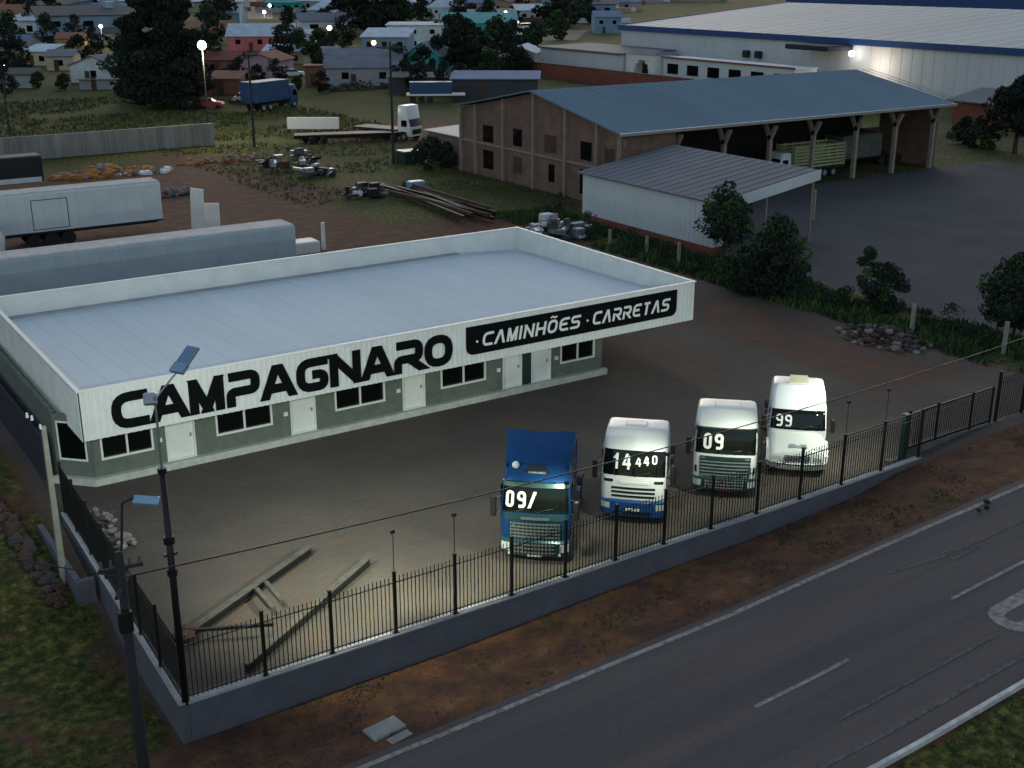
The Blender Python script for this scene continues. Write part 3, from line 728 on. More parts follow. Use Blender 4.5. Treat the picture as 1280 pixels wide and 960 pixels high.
# street pole in the near left corner
bx, by = G(190,1045,-1.1)
p = thing('street_lamp_pole', 'dark street pole with a bluish lamp on a raised arm, nearest the camera', 'street lamp', (bx,by,-1.15))
ztop = zfit(bx, by, 690)+1.15
s = MB(); s.tube((0,0,0),(0,0,ztop),.17,.10,12); s.build('pole', M['pole_dark'], p, True)
s = MB(); s.bar((-.5,.07,ztop-.45),(.5,-.07,ztop-.45),.07,.08); s.bar((-.3,-.55,ztop-.9),(.3,.5,ztop-.9),.08,.08); s.build('crossarm', M['pole_dark'], p)
for dx in (-.42,-.2,.22,.44):
    s = MB(); s.tube((dx,-dx*.13,ztop-.35),(dx,-dx*.13,ztop-.18),.045,.03,8); s.build('insulator', M['concrete_dark'], p)
s = MB(); s.bbox(-.22,.1,-.25,-.05,ztop-2.0,ztop-1.45,.03); s.build('junction_box', M['iron'], p)
s = MB(); s.tube((0,0,ztop-.6),(.28,.3,ztop+1.05),.035,.03,8); s.tube((.28,.3,ztop+1.05),(.55,.22,ztop+1.15),.03,.03,8); s.build('lamp_arm', M['pole_dark'], p)
s = MB(); s.bbox(-.1,.48,-.13,.13,-.04,.05,.02); h = s.build('lamp_head', M['blue_panel'], p); h.location = (.6,.15,ztop+1.1); h.rotation_euler = (R(20),R(6),R(-30))
PL = (bx, by, ztop-1.15-.35)
# cables
def cable(pts_px, A, Bp, label, r=.022, n=28, extra=None):
    s = MB(); pts = []
    for k in range(n+1):
        t = k/n; x, y = lerp(A[0],Bp[0],t), lerp(A[1],Bp[1],t); z = lerp(A[2],Bp[2],t)-4*extra*t*(1-t)
        pts.append((x,y,z))
    s.path(pts, r, 5)
    return tag(s.build('power_cable', M['iron']), label, 'cable')
bR = G(1330,405,6.2)
rp = thing('roadside_power_pole', 'street pole beyond the right edge carrying the long cable', 'utility pole', (bR[0],bR[1],0))
s = MB(); s.tube((0,0,0),(0,0,6.6),.14,.1,10); s.build('pole', M['pole_dark'], rp, True)
tA = (PL[0], PL[1], zfit(bx, by, 722))
cable(None, tA, (bR[0],bR[1],6.2), 'black cable crossing the yard above the fence and trucks', .02, 40, .55)
cable(None, tA, (-10, 52, 6.0), 'thin cable leaving the near street pole over the grass lot', .015, 20, .6)
# old stone wall along the left of the building
rd = random.Random(11); s = MB()
for k in range(150):
    y = 38.5+k*.17; 
    for q in range(2): rock(s, (7.2-(y-38.5)*.04+rd.uniform(-.25,.25), y, H(7,y)+rd.uniform(0,.25)), rd.uniform(.14,.26), rd, rd.choice((0,1)))
tag(s.build('old_stone_wall', [M['stone_dark'], M['rust']]), 'old dark rubble wall along the left side of the dealership', 'stone wall')
s = MB()
for k in range(13): s.box(9.0,9.12,47.6+k*1.1,48.66+k*1.1,0,1.95)
tag(s.build('side_yard_fence', M['navy_sheet']), 'dark navy sheet fence in the passage left of the dealership', 'fence')
# yard pieces: steel frame
def VW(mb, name, mt, par, loc): return PP(mb, name, mt, par, loc)
fr = thing('steel_trailer_frame', 'ladder-shaped steel chassis frame lying in the yard behind the fence', 'chassis frame', (12.5,32.5,0))
L_ = (12.5,32.5,0)
a1, a2 = (9.7,32.5), (15.15,35.7); c1, c2 = (10.4,29.75), (16.5,33.85)
for a, b_ in ((a1,a2),(c1,c2)):
    s = MB(); s.bar((*a,.1),(*b_,.1),.2,.03); s.bar((*a,.13),(*b_,.13),.08,.22); PP(s, 'side_beam', M['chassis'], fr, L_)  # web coloured black to paint the beam's shadow side
    s = MB(); s.bar((*a,.353),(*b_,.353),.24,.03); PP(s, 'top_flange', M['steel_pale'], fr, L_)  # paler flange colour paints the lit top of the beam
for t0, t1 in ((.47,.42),(.55,.49)):
    s = MB(); s.bar((lerp(a1[0],a2[0],t0)+.15,lerp(a1[1],a2[1],t0)-.15,.3),(lerp(c1[0],c2[0],t1)-.6,lerp(c1[1],c2[1],t1)+.9,.3),.14,.1); PP(s, 'crossmember', M['steel_pale'], fr, L_)
for q in (((9.5,32.3,.45),(11.9,31.2,.45)),):
    s = MB(); s.bar(*q,.09,.10); PP(s, 'crossmember', M['chassis'], fr, L_)
rd = random.Random(4)
s = MB(); 
for k in range(8): rock(s, (9.3+rd.uniform(-.2,.5),32.2+rd.uniform(-.3,.3),.2+rd.uniform(0,.3)), rd.uniform(.12,.25), rd)
tag(s.build('scrap_heap', M['rust']), 'small heap of rusty scrap at the left end of the steel frame', 'scrap')
# planter of rubble and bush in the yard by the left wall
s = MB()
for k in range(60): rock(s, (9.6+rd.uniform(-.5,.5)+.1*(k%3), 41.6+rd.uniform(-2.2,1.8), rd.uniform(0,.3)), rd.uniform(.07,.2), rd, rd.choice((0,0,1)))
tag(s.build('rubble_heap', [M['stone'], M['stone_dark']]), 'pile of pale broken stone in the yard corner by the left wall', 'rubble')
# slab on verge, scrap on road
s = MB(); cx, cy = G(483,915,-.9)
s.bar((cx-.55,cy,H(cx,cy)+.0),(cx+.5,cy+.12,H(cx,cy)+.02),.62,.09); s.bar((cx-.2,cy-.55,H(cx,cy)-.02),(cx+.5,cy-.45,H(cx,cy)),.3,.07)
tag(s.build('drain_slab', M['concrete']), 'cracked concrete drain slab on the red verge near the road', 'slab')
s = MB()
cx, cy = G(1228,636,.2)
for k in range(5): rock(s, (cx+rd.uniform(-.5,.5), cy+rd.uniform(-.2,.2), H(cx,cy)+.07), rd.uniform(.08,.16), rd)
tag(s.build('tyre_scraps', M['tyre']), 'dark scraps lying on the white line at the road edge', 'debris')
s = MB()
for k in range(420):
    x = rd.uniform(9,44) if k % 5 else rd.uniform(31,36); y = rd.uniform(25.5,28.9); rock(s, (x,y,H(x,y)+.01), rd.uniform(.015,.04) if k % 9 else rd.uniform(.05,.11), rd)
tag(s.build('verge_stones', M['stone_dark']), 'scattered small stones on the verge below the wall', 'stones', kind='stuff')
# ------------------------------------------------------------------ trucks (front towards local -y, origin under the front bumper)
def make_front(sec, bow=.10, rc=.22, uc=.82):
    """sec: list of (z, half width, front y). returns fn(u,z)->(x,y,z) over u in [-1,1]"""
    hwt = [(z,h) for z,h,y in sec]; yt = [(z,y) for z,h,y in sec]
    def f(u, z, d=0.0):
        hw = interp(hwt, z); y = interp(yt, z)+bow*u*u
        a = abs(u)
        nx = 0
        if a > uc:
            t = (a-uc)/(1-uc); y += rc*(1-math.sqrt(max(0,1-t*t))); nx = t*t*(1 if u > 0 else -1)
        return (u*hw+nx*d, y-d*(1-.6*abs(nx)), z)
    return f
US = [-1,-.985,-.95,-.9,-.82,-.6,-.3,0,.3,.6,.82,.9,.95,.985,1]
def cab_body(sec, fn, yb, top):
    s = MB(); rg = []
    for z, h, y in sec:
        r = [fn(u, z) for u in US]
        hw = h
        yb_ = yb if not callable(yb) else yb(z)
        r += [(hw, yb_-.12, z), (hw-.03, yb_-.03, z), (hw-.14, yb_, z), (-hw+.14, yb_, z), (-hw+.03, yb_-.03, z), (-hw, yb_-.12, z)]
        rg.append(r)
    z = sec[-1][0]
    last = rg[-1]; cx = 0; cy = (min(p[1] for p in last)+max(p[1] for p in last))/2
    for k, dz in ((.96,.05),(.86,.085),(.5,.11)):
        rg.append([(cx+(p[0]-cx)*k, cy+(p[1]-cy)*k, z+dz*top) for p in last])
    s.rings(rg)
    return s
def patch(fn, u0, u1, z0, z1, d, t=.02, nu=10, nv=4, taper=0):
    s = MB(); nv = nv if nv < 4 else 14
    if u0 > u1: u0, u1 = u1, u0
    ul = sorted({u0, u1, *[u for u in US if u0 < u < u1]}); nu = len(ul)-1
    def q(a, b_):
        return fn(ul[int(round(a*nu))], lerp(z0,z1,b_), d)
    return s.shell(q, nu, nv, (0, t if d > 0 else -t, 0))
def spatch(s, x, y0, y1, z0, z1, t=.012):
    s.box(x-t if x < 0 else x, x if x < 0 else x+t, y0, y1, z0, z1)
def wheel(parent, x, y, r=.5, dual=False):
    w = .3 if not dual else .56; sgn = 1 if x > 0 else -1
    s = MB(); prof = [(-w/2,r*.55),(-w/2,r*.92),(-w/2+.05,r),(w/2-.05,r),(w/2,r*.92),(w/2,r*.55)]
    s.lathe_x((x,y,r), prof, 28)
    o = s.build('wheel', M['tyre'], parent, 'auto')
    s = MB(); k = w/2*sgn; s.lathe_x((x,y,r), sorted([(k*1.02,r*.52),(k*.75,r*.5),(k*.7,r*.2),(k*1.1,r*.18)], key=lambda q:q[0]*sgn), 20)
    s.build('rim', M['rim'], o, 'auto')
def chassis(t, length=6.0, axles=(4.3,5.6), y0=1.2, r=.5, colr='chassis'):
    s = MB()
    for x in (-.42,.42): s.box(x-.04,x+.04,y0,length,.62,.88)
    for y in (2.6,3.6,4.9,length-.1): s.box(-.38,.38,y-.06,y+.06,.66,.84)
    s.build('chassis', M[colr], t)
    for x in (-1.0,1.0): wheel(t, x, 1.35, r)
    for y in axles:
        for x in (-.92,.92): wheel(t, x, y, r, True)
    s = MB(); s.bbox(-.45,.45,axles[0]-.1,axles[0]+.9,.93,1.03,.04); s.build('fifth_wheel', M['chassis'], t)
    for x in (-.95,.95):
        s = MB(); s.bbox(x-.28,x+.28,2.5,3.5,.5,1.0,.1); s.build('fuel_tank', M['rim'], t)
        s = MB()
        for y in axles:
            pts = [(x, y+(r+.1)*cos(a), r+(r+.1)*sin(a)) for a in [pi*k/8 for k in range(1,8)]]
            for p, q in zip(pts, pts[1:]): s.quad((p[0]-.3,p[1],p[2]),(p[0]+.3,p[1],p[2]),(q[0]+.3,q[1],q[2]),(q[0]-.3,q[1],q[2])); s.quad((p[0]-.3,p[1],p[2]+.02),(q[0]-.3,q[1],q[2]+.02),(q[0]+.3,q[1],q[2]+.02),(p[0]+.3,p[1],p[2]+.02))
        s.build('mudguard', M['chassis'], t)
def mirrors(t, hw, z, y, mt='iron', big=1):
    for sg in (-1,1):
        s = MB(); s.bbox(sg*(hw+.2)-.1, sg*(hw+.2)+.1, y-.14, y, z-.42*big, z+.3*big, .04)
        s.tube((sg*(hw-.03),y+.15,z+.25),(sg*(hw+.2),y-.05,z+.2),.022,n=6); s.tube((sg*(hw-.03),y+.15,z-.3),(sg*(hw+.2),y-.05,z-.3),.022,n=6)
        s.build('mirror', M[mt], t)
def screen_text(t, fn, txt, u0, z0, w, h, th, gap, hw, d=.05, mt='screen_white', tilt=0, parent=None, fns=None):
    x = u0
    for i, ch in enumerate(txt):
        if ch == ' ': x += w*.45; continue
        s = MB(); dz = tilt*i
        def mp(a, b_, dd): return fn(a/hw, b_, d+dd)
        letter(s, ch, x, z0+dz, w, h, th, mp, .0, .008, 3)
        s.build('windscreen_digit', M[mt], parent or t); x += w+gap
def grille(t, fn, u0, u1, z0, z1, n, back, bar, d=.03, vn=0, bt=.55):
    g = patch(fn, u0, u1, z0, z1, d).build('grille', M[back], t)
    s = MB(); H_ = (z1-z0)/n
    for k in range(n):
        z = z0+(k+.5)*H_
        q = patch(fn, u0*.96, u1*.96, z-H_*bt/2, z+H_*bt/2, d+.03, .025, 10, 1); s.add(q.v, q.f)
    for k in range(vn):
        u = lerp(u0,u1,(k+.5)/vn); q = patch(fn, u-.008, u+.008, z0, z1, d+.035, .02, 1, 2); s.add(q.v, q.f)
    s.build('grille_bars', M[bar], g)
def side_bits(t, secs, y0, ywin, z0w, z1w, yb, hw, bodymat):
    for sg in (-1,1):
        s = MB(); spatch(s, sg*(hw+.004), y0+.42, ywin, z0w, z1w); s.build('side_window', M['glass'], t)
        s = MB(); spatch(s, sg*(hw+.003), y0+.35, y0+.37, .95, z1w+.1,.006); spatch(s, sg*(hw+.003), ywin+.1, ywin+.12, .95, z1w+.1,.006)
        spatch(s, sg*(hw+.005), ywin-.12, ywin+.04, 1.45, 1.52,.03); s.build('door_seam', M['chassis'], t)
        s = MB(); s.box(sg*(hw-.12) if sg>0 else -hw-.02, hw+.02 if sg>0 else -(hw-.12), .55, .95, .35, .85); s.build('step', M['chassis'], t)
def cabover(name, label, px, py, yaw, body, bumper, grl, hi=3.5, W=1.22):
    x, y = G(px, py, .3)
    t = thing(name, label, 'truck', (x, y, 0), R(yaw-270), 'trucks parked in a row behind the fence')
    return t
def wipers(t, fn, z):
    s = MB()
    for a, b_ in ((-.55,-.1),(.05,.5)):
        s.path([fn(a, z, .05), fn((a+b_)/2, z+.12, .06), fn(b_, z+.16, .05)], .012, 5)
    s.build('wiper', M['iron'], t)
# --- blue high-roof truck
t = cabover('tractor_truck', 'metallic blue high-roof tractor truck with 09 and a slash on its windscreen', 668, 697, 229, 0,0,0)
sec = [(.85,1.2,.10),(1.3,1.22,.08),(1.85,1.22,.08),(2.0,1.22,.12),(2.45,1.2,.22),(2.95,1.17,.36),(3.2,1.15,.62),(3.45,1.12,.85)]
f = make_front(sec)
cab_body(sec, f, 2.2, 1).build('cab', M['truck_blue'], t, 'auto')
bs = [(.28,1.2,.12),(.34,1.25,.02),(.85,1.25,-.02),(.92,1.22,.05)]
bf = make_front(bs, .12, .3, .72)
cab_body(bs, bf, .75, .2).build('bumper', M['grille_green'], t, 'auto')
patch(f, -.93, .93, 1.93, 2.86, .015, .03, 14, 4).build('windshield', M['glass'], t, 'auto')
patch(f, -.93, .93, 2.84, 2.98, .16, .14, 12, 1).build('sun_visor', M['grille_green'], t)
wipers(t, f, 1.95)
patch(f, -.86, .86, 1.66, 1.88, .03, .03, 10, 1).build('front_panel', M['grille_green'], t)
s = patch(f, -.4,.4,1.70,1.78,.065,.03,6,1); s.build('badge_strip', M['chrome'], t)
grille(t, f, -.74, .74, .98, 1.6, 5, 'grille_dark', 'chrome', .03, 13, .35)
grille(t, bf, -.6, .6, .42, .86, 3, 'grille_dark', 'chrome', .02, 11, .3)
for sg in (-1,1):
    patch(bf, sg*.7, sg*.93, .5, .8, .02, .03, 6, 2).build('headlight', M['headlamp'], t)
    patch(bf, sg*.66, sg*.74, .36, .46, .025, .03, 3, 1).build('fog_lamp', M['headlamp'], t)
patch(bf, -.2, .2, .3, .40, .045, .02, 3, 1).build('number_plate', M['plate'], t)
# roof deflector, broad scoop rising to the rear
s = MB()
s.shell(lambda a, b_: ((a*2-1)*lerp(1.08,1.2,b_), lerp(.78,2.05,b_)+.05*(a*2-1)**2, lerp(3.40,4.2,b_**.85)-.10*math.sin(pi*a)*b_+.06*(1-abs(a*2-1)**6)), 12, 8, (0,.05,-.06))
for sg in (-1,1): s.add([(sg*1.1,.8,3.3),(sg*1.21,2.08,3.3),(sg*1.21,2.08,4.18),(sg*1.1,.8,3.42),(sg*1.05,.8,3.3),(sg*1.15,2.08,3.3),(sg*1.15,2.08,4.18),(sg*1.05,.8,3.42)], [(0,1,2,3),(7,6,5,4),(0,3,7,4),(1,5,6,2),(2,6,7,3)])
s.build('roof_deflector', M['truck_blue'], t, 'auto')
def rf(a, b_, d=0): return (a, lerp(.62,.85,(b_-3.2)/.25)-d, b_)
s = MB(); s.rings([[(-.0+.46*cos(k*pi/8), .60+.22*sin(k*pi/8)*1.0, 3.13+.30*sin(k*pi/8)-o) for k in range(9)] for o in (0.05,-.03)]); s.build('roof_emblem', M['grille_dark'], t)
s = MB(); s.box(-.3,.3,.60,.66,3.19,3.24); s.build('emblem_text', M['line'], t)
s = MB(); s.sphere((-.74,.72,3.42),.13,12,8); s.build('roof_highlight', M['screen_white'], t, True)  # white ball shaped as a lamp's highlight on the blue roof
for sg in (-1,1):
    s = MB(); s.shell(lambda a, b_: (sg*lerp(1.17,1.2,b_), lerp(2.2,2.75,a), lerp(.95,3.9-.5*a,b_)), 3, 5, (sg*.03,0,0)); s.build('side_fairing', M['truck_blue'], t)
    s = MB(); s.tube((sg*1.0,2.35,1.0),(sg*1.0,2.35,3.7),.07,n=10); s.build('exhaust_stack', M['chrome'], t, 'auto')
side_bits(t, sec, .08, 1.35, 1.95, 2.75, 2.2, 1.22, 'truck_blue')
mirrors(t, 1.22, 2.2, .1); chassis(t, 6.1)
screen_text(t, f, '09/', -1.04, 2.10, .33, .56, .10, .07, 1.2, .045)
# --- white truck with blue bumper
t = cabover('tractor_truck', 'white cab-over tractor truck with blue bumper and 14 440 on its windscreen', 790, 647, 226, 0,0,0)
sec = [(.95,1.19,.06),(1.3,1.21,.05),(1.85,1.21,.06),(2.0,1.21,.1),(2.45,1.2,.2),(2.92,1.17,.34),(3.15,1.15,.56),(3.36,1.12,.85)]
f = make_front(sec)
cab_body(sec, f, 2.15, 1).build('cab', M['truck_white'], t, 'auto')
bs = [(.28,1.16,.12),(.34,1.24,.0),(.9,1.25,-.03),(.98,1.2,.05)]; bf = make_front(bs, .12, .3, .72)
cab_body(bs, bf, .75, .2).build('bumper', M['bumper_blue'], t, 'auto')
patch(f, -.94, .94, 1.92, 2.84, .015, .03, 14, 4).build('windshield', M['glass'], t, 'auto')
wipers(t, f, 1.93)
for k, z in enumerate((1.08,1.24,1.40)):
    patch(f, -.66, .66, z, z+.08, .02, .03, 10, 1).build('grille', M['grille_dark'], t)
patch(f, -.45,.45,1.62,1.72,.03,.03,6,1).build('badge_strip', M['plate'], t)
for sg in (-1,1):
    patch(f, sg*.62, sg*.9, 1.66, 1.76, .02, .03, 4, 1).build('air_slot', M['grille_dark'], t)
    patch(bf, sg*.68, sg*.94, .62, .84, .02, .03, 6, 2).build('headlight', M['headlamp'], t)
patch(bf, -.55, .55, .42, .55, .02, .03, 6, 1).build('lower_intake', M['grille_dark'], t)
patch(bf, -.2, .2, .58, .68, .03, .02, 3, 1).build('number_plate', M['plate'], t)
s = MB(); s.bbox(-.45,.35,1.2,1.7,3.44,3.53,.03); s.build('roof_hatch', M['truck_white'], t)
side_bits(t, sec, .06, 1.35, 1.95, 2.75, 2.15, 1.21, 'truck_white')
mirrors(t, 1.21, 2.2, .1); chassis(t, 6.0)
screen_text(t, f, '14', -.86, 2.17, .34, .56, .09, .09, 1.2, .045)
screen_text(t, f, '440', .05, 2.30, .22, .32, .055, .07, 1.2, .045, tilt=.05)
# --- white truck with black grille
t = cabover('tractor_truck', 'white cab-over tractor truck with black grille and large 09 on its windscreen', 904, 615, 227, 0,0,0)
sec = [(.85,1.19,.08),(1.3,1.21,.05),(1.80,1.21,.06),(1.95,1.21,.1),(2.45,1.2,.2),(2.86,1.17,.33),(3.1,1.15,.55),(3.3,1.11,.9)]
f = make_front(sec)
cab_body(sec, f, 2.15, 1).build('cab', M['truck_white'], t, 'auto')
bs = [(.28,1.16,.12),(.34,1.24,.0),(.8,1.25,-.03),(.86,1.2,.05)]; bf = make_front(bs, .12, .3, .72)
cab_body(bs, bf, .75, .2).build('bumper', M['grille_green'], t, 'auto')
patch(f, -.94, .94, 1.84, 2.8, .015, .03, 14, 4).build('windshield', M['glass'], t, 'auto')
patch(f, -.94, .94, 2.72, 2.84, .13, .12, 12, 1).build('sun_visor', M['glass'], t)
wipers(t, f, 1.86)
grille(t, f, -.8, .8, .9, 1.74, 6, 'grille_green', 'rim', .03, 0, .28)
patch(f, -.62,.62,1.60,1.72,.075,.03,6,1).build('badge_strip', M['grille_green'], t)
grille(t, bf, -.62, .62, .42, .8, 3, 'grille_dark', 'rim', .02, 11, .25)
for sg in (-1,1):
    patch(f, sg*.88, sg*.95, 1.02, 1.3, .02, .03, 4, 2).build('air_slot', M['grille_dark'], t)
    patch(bf, sg*.7, sg*.95, .5, .76, .02, .03, 6, 2).build('headlight', M['headlamp'], t)
patch(bf, -.22, .22, .29, .40, .05, .02, 3, 1).build('number_plate', M['plate_red'], t)
s = MB(); s.bbox(-.5,.5,1.1,1.7,3.38,3.47,.03); s.build('roof_hatch', M['truck_white'], t)
side_bits(t, sec, .06, 1.35, 1.9, 2.7, 2.15, 1.21, 'truck_white')
mirrors(t, 1.21, 2.2, .1); chassis(t, 6.0)
screen_text(t, f, '09', -.88, 2.02, .36, .6, .11, .07, 1.2, .045)
# --- bonneted truck
t = cabover('bonneted_truck', 'white bonneted tractor truck with 99 on its windscreen, rightmost of the parked trucks', 995, 589, 226, 0,0,0)
t['category'] = 'truck'
sec = [(.7,1.14,1.1),(1.5,1.16,1.05),(1.75,1.15,1.06),(2.35,1.12,1.24),(2.6,1.1,1.55),(2.95,1.07,2.0),(3.1,1.03,2.25)]
f = make_front(sec, .08, .2)
cab_body(sec, f, 3.5, 1).build('cab', M['truck_white'], t, 'auto')
# bonnet: loft along y
s = MB(); rg = []
for y, w, zt in ((.12,.96,1.15),(.02,1.04,1.1),(.0,1.06,1.0)): pass
for y, w, z0, z1 in ((.02,1.02,.62,1.02),(.08,1.06,.6,1.14),(.3,1.08,.6,1.28),(.8,1.1,.6,1.45),(1.2,1.12,.6,1.6)):
    rg.append([(-w,y,z0),(-w,y,z1-.2),(-w+.1,y,z1-.06),(-w+.28,y,z1),(0,y,z1+.05),(w-.28,y,z1),(w-.1,y,z1-.06),(w,y,z1-.2),(w,y,z0)])
s.rings(rg); s.build('bonnet', M['truck_white'], t, 'auto')
bs = [(.3,1.1,.08),(.36,1.2,.0),(.62,1.22,-.08),(.66,1.18,-.02)]; bf = make_front(bs, .2, .35, .7)
cab_body(bs, bf, .9, .2).build('bumper', M['truck_white'], t, 'auto')
patch(f, -.95, .95, 1.68, 2.44, .015, .03, 14, 4).build('windshield', M['glass'], t, 'auto')
wipers(t, f, 1.72)
s = MB(); s.box(-.5,.5,-.02,.03,.72,.96); g_ = s.build('grille', M['grille_dark'], t)
s = MB()
for k in range(3): s.box(-.48,.48,-.05,-.02,.75+k*.075,.78+k*.075)
s.build('grille_bars', M['rim'], g_)
s = MB(); s.rings([[(-.34,.32,1.31),(.34,.32,1.31),(.38,.16,1.22),(-.38,.16,1.22)],[(-.34,.34,1.34),(.34,.34,1.34),(.38,.14,1.25),(-.38,.14,1.25)]]); s.build('bonnet_badge', M['rim'], t)
for sg in (-1,1):
    s = MB(); s.bbox(sg*.8-.17,sg*.8+.17,-.0,.12,.76,.95,.03); s.build('headlight', M['headlamp'], t)
    s = MB(); s.shell(lambda a, b_: (sg*lerp(1.02,1.22,a), 1.0-.72*cos(pi*b_), .62+.60*sin(pi*b_)), 3, 8, (0,0,.03)); s.build('wheel_arch', M['truck_white'], t)
patch(bf, -.95, .95, .56, .61, .02, .02, 10, 1).build('bumper_strip', M['grille_green'], t)
patch(bf, -.2, .2, .42, .52, .03, .02, 3, 1).build('number_plate', M['plate'], t)
s = MB(); s.bbox(-.38,.38,2.45,3.0,3.2,3.27,.03); s.add([(-.4,2.42,3.24),(.4,2.42,3.24),(.36,2.95,3.42),(-.36,2.95,3.42),(-.4,2.42,3.21),(.4,2.42,3.21),(.36,2.95,3.39),(-.36,2.95,3.39)],[(0,1,2,3),(7,6,5,4),(0,4,5,1),(1,5,6,2),(2,6,7,3),(3,7,4,0)])
s.build('roof_hatch', M['beige'], t)
side_bits(t, sec, 1.05, 2.3, 1.75, 2.4, 3.5, 1.15, 'truck_white')
mirrors(t, 1.16, 2.0, 1.1, 'iron', .8)
s = MB()
for x in (-.42,.42): s.box(x-.04,x+.04,3.5,7.2,.62,.88)
s.build('chassis', M['chassis'], t)
for x in (-1.0,1.0): wheel(t, x, 1.0)
for y in (5.3,6.5):
    for x in (-.92,.92): wheel(t, x, y, .5, True)
screen_text(t, f, '99', -.90, 1.80, .30, .48, .075, .06, 1.13, .05, mt='screen_white')
# ------------------------------------------------------------------ sheds, warehouse, trailers behind
def U(mb, name, mt, t, parent=None, smooth=False):
    l = t.location; mb.v = [(x-l[0], y-l[1], z-l[2]) for x, y, z in mb.v]; return mb.build(name, mt, parent or t, smooth)
t = thing('brick_open_shed', 'large open-fronted brick shed with a wide blue grey roof on pale columns', 'shed', (63.8,79.5,0))
SX0, SX1, SY0, SY1, SYR, ZE, ZR = 63.8, 106.6, 79.5, 106.0, 92.9, 6.5, 9.0
s = MB()
gy = [80.2, 83.3, 87.9, 92.9, 98, 103, 105.8]
# gable wall with real window holes: columns of blocks between openings
def zroof(y): return ZE+(ZR-ZE)*(1-abs(y-SYR)/(SYR-SY0))-.25
op = [(81.0,82.3,3.6,5.0),(84.2,85.8,3.6,5.2),(84.2,85.8,.6,2.8),(89.5,91.3,3.6,5.2),(89.7,90.6,1.0,2.6),(95.0,96.5,3.6,5.2),(95.0,96.5,1.0,2.6),(100,101.8,3.4,5.0),(100,101.8,.8,2.6)]
ysx = sorted({SY0+.6, SYR, SY1-.2, *[a for a,_,_,_ in op], *[b_ for _,b_,_,_ in op]})
for a, b_ in zip(ysx, ysx[1:]):
    hs = sorted([(z0,z1) for y0,y1,z0,z1 in op if y0 <= a+1e-6 and y1 >= b_-1e-6]); z = 0
    for z0, z1 in hs: s.box(64.0,64.25,a,b_,z,z0); z = z1
    s.rings([[(64.0,a,z),(64.25,a,z),(64.25,b_,z),(64.0,b_,z)],[(64.0,a,zroof(a)),(64.25,a,zroof(a)),(64.25,b_,zroof(b_)),(64.0,b_,zroof(b_))]])
s.box(64.253,105.8,105.5,105.75,0,ZE-.3); s.box(105.8,106.05,80.9,105.8,0,ZE-.2)
s.box(64.253,70,80.1,80.3,0,ZE-.4)
s.box(103.2,105.7,88,88.2,0,6)
U(s, 'wall', M['brick'], t)
for y in gy:
    s = MB(); s.box(63.72,63.998,y-.14,y+.14,0,zroof(y)); U(s, 'pilaster', M['concr_pil'], t)
s = MB(); s.box(63.85,63.995,80.1,105.7,3.1,3.3); U(s, 'beam', M['concr_pil'], t)
for k, (y0,y1,z0,z1) in enumerate(op):
    s = MB(); s.box(63.97,64.03,y0,y1,z0,z1); U(s, 'window', M['glass' if k % 3 else 'rust'], t)
s = MB()
s.rings([[(SX0-.5,SY0-.1,ZE-.14),(SX1,SY0-.1,ZE-.14),(SX1,SY0-.1,ZE),(SX0-.5,SY0-.1,ZE)],[(SX0-.5,SYR,ZR-.14),(SX1,SYR,ZR-.14),(SX1,SYR,ZR),(SX0-.5,SYR,ZR)],[(SX0-.5,SY1+.3,ZE-.1),(SX1,SY1+.3,ZE-.1),(SX1,SY1+.3,ZE),(SX0-.5,SY1+.3,ZE)]])
r_ = U(s, 'roof', M['shed_roof'], t)
s = MB()
for k in range(46):
    x = SX0-.2+k*1.0
    s.bar((x,SY0,ZE-.012),(x,SYR,ZR-.012),.08,.03)
U(s, 'roof_rib', M['shed_roof'], t, r_)
s = MB(); s.box(SX0-.55,SX1+.05,SY0-.2,SY0-.12,ZE-.22,ZE+.04); U(s, 'gutter', M['steel'], t)
cxs = [64.3,70.4,76.1,81.8,87.5,93.4,99.1,104.9]
for x in cxs:
    s = MB(); s.box(x-.17,x+.17,80.6-.2,80.6+.2,0,5.0)
    s.rings([[(x-.17,80.4,4.6),(x+.17,80.4,4.6),(x+.17,80.8,4.6),(x-.17,80.8,4.6)],[(x-.17,79.75,5.9),(x+.17,79.75,5.9),(x+.17,80.1,5.95),(x-.17,80.1,5.95)]])
    s.rings([[(x-.17,80.5,4.7),(x+.17,80.5,4.7),(x+.17,80.8,4.7),(x-.17,80.8,4.7)],[(x-.17,81.2,6.05),(x+.17,81.2,6.05),(x+.17,81.6,6.1),(x-.17,81.6,6.1)]])
    U(s, 'column', M['post_conc'] if False else M['concr_pil'], t)
s = MB(); s.box(64.4,105.5,90,90.2,0,7.9); s.box(64.4,105.5,81.2,89.9,6.55,6.6) if False else None; s.rings([[(x,80.9,6.35),(x,90,8.1),(x,90,8.05),(x,80.9,6.3)] for x in (64.4,105.5)]); U(s, 'shade_lining', M['shade'], t)  # added dark lining, its colour stands for shade under the roof
s = MB(); s.box(96.5,99.0,82.6,82.8,4.4,5.9); tag(s.build('hanging_sign_board', M['wood_green']), 'pale hanging board under the eave at the far end of the brick shed', 'board')
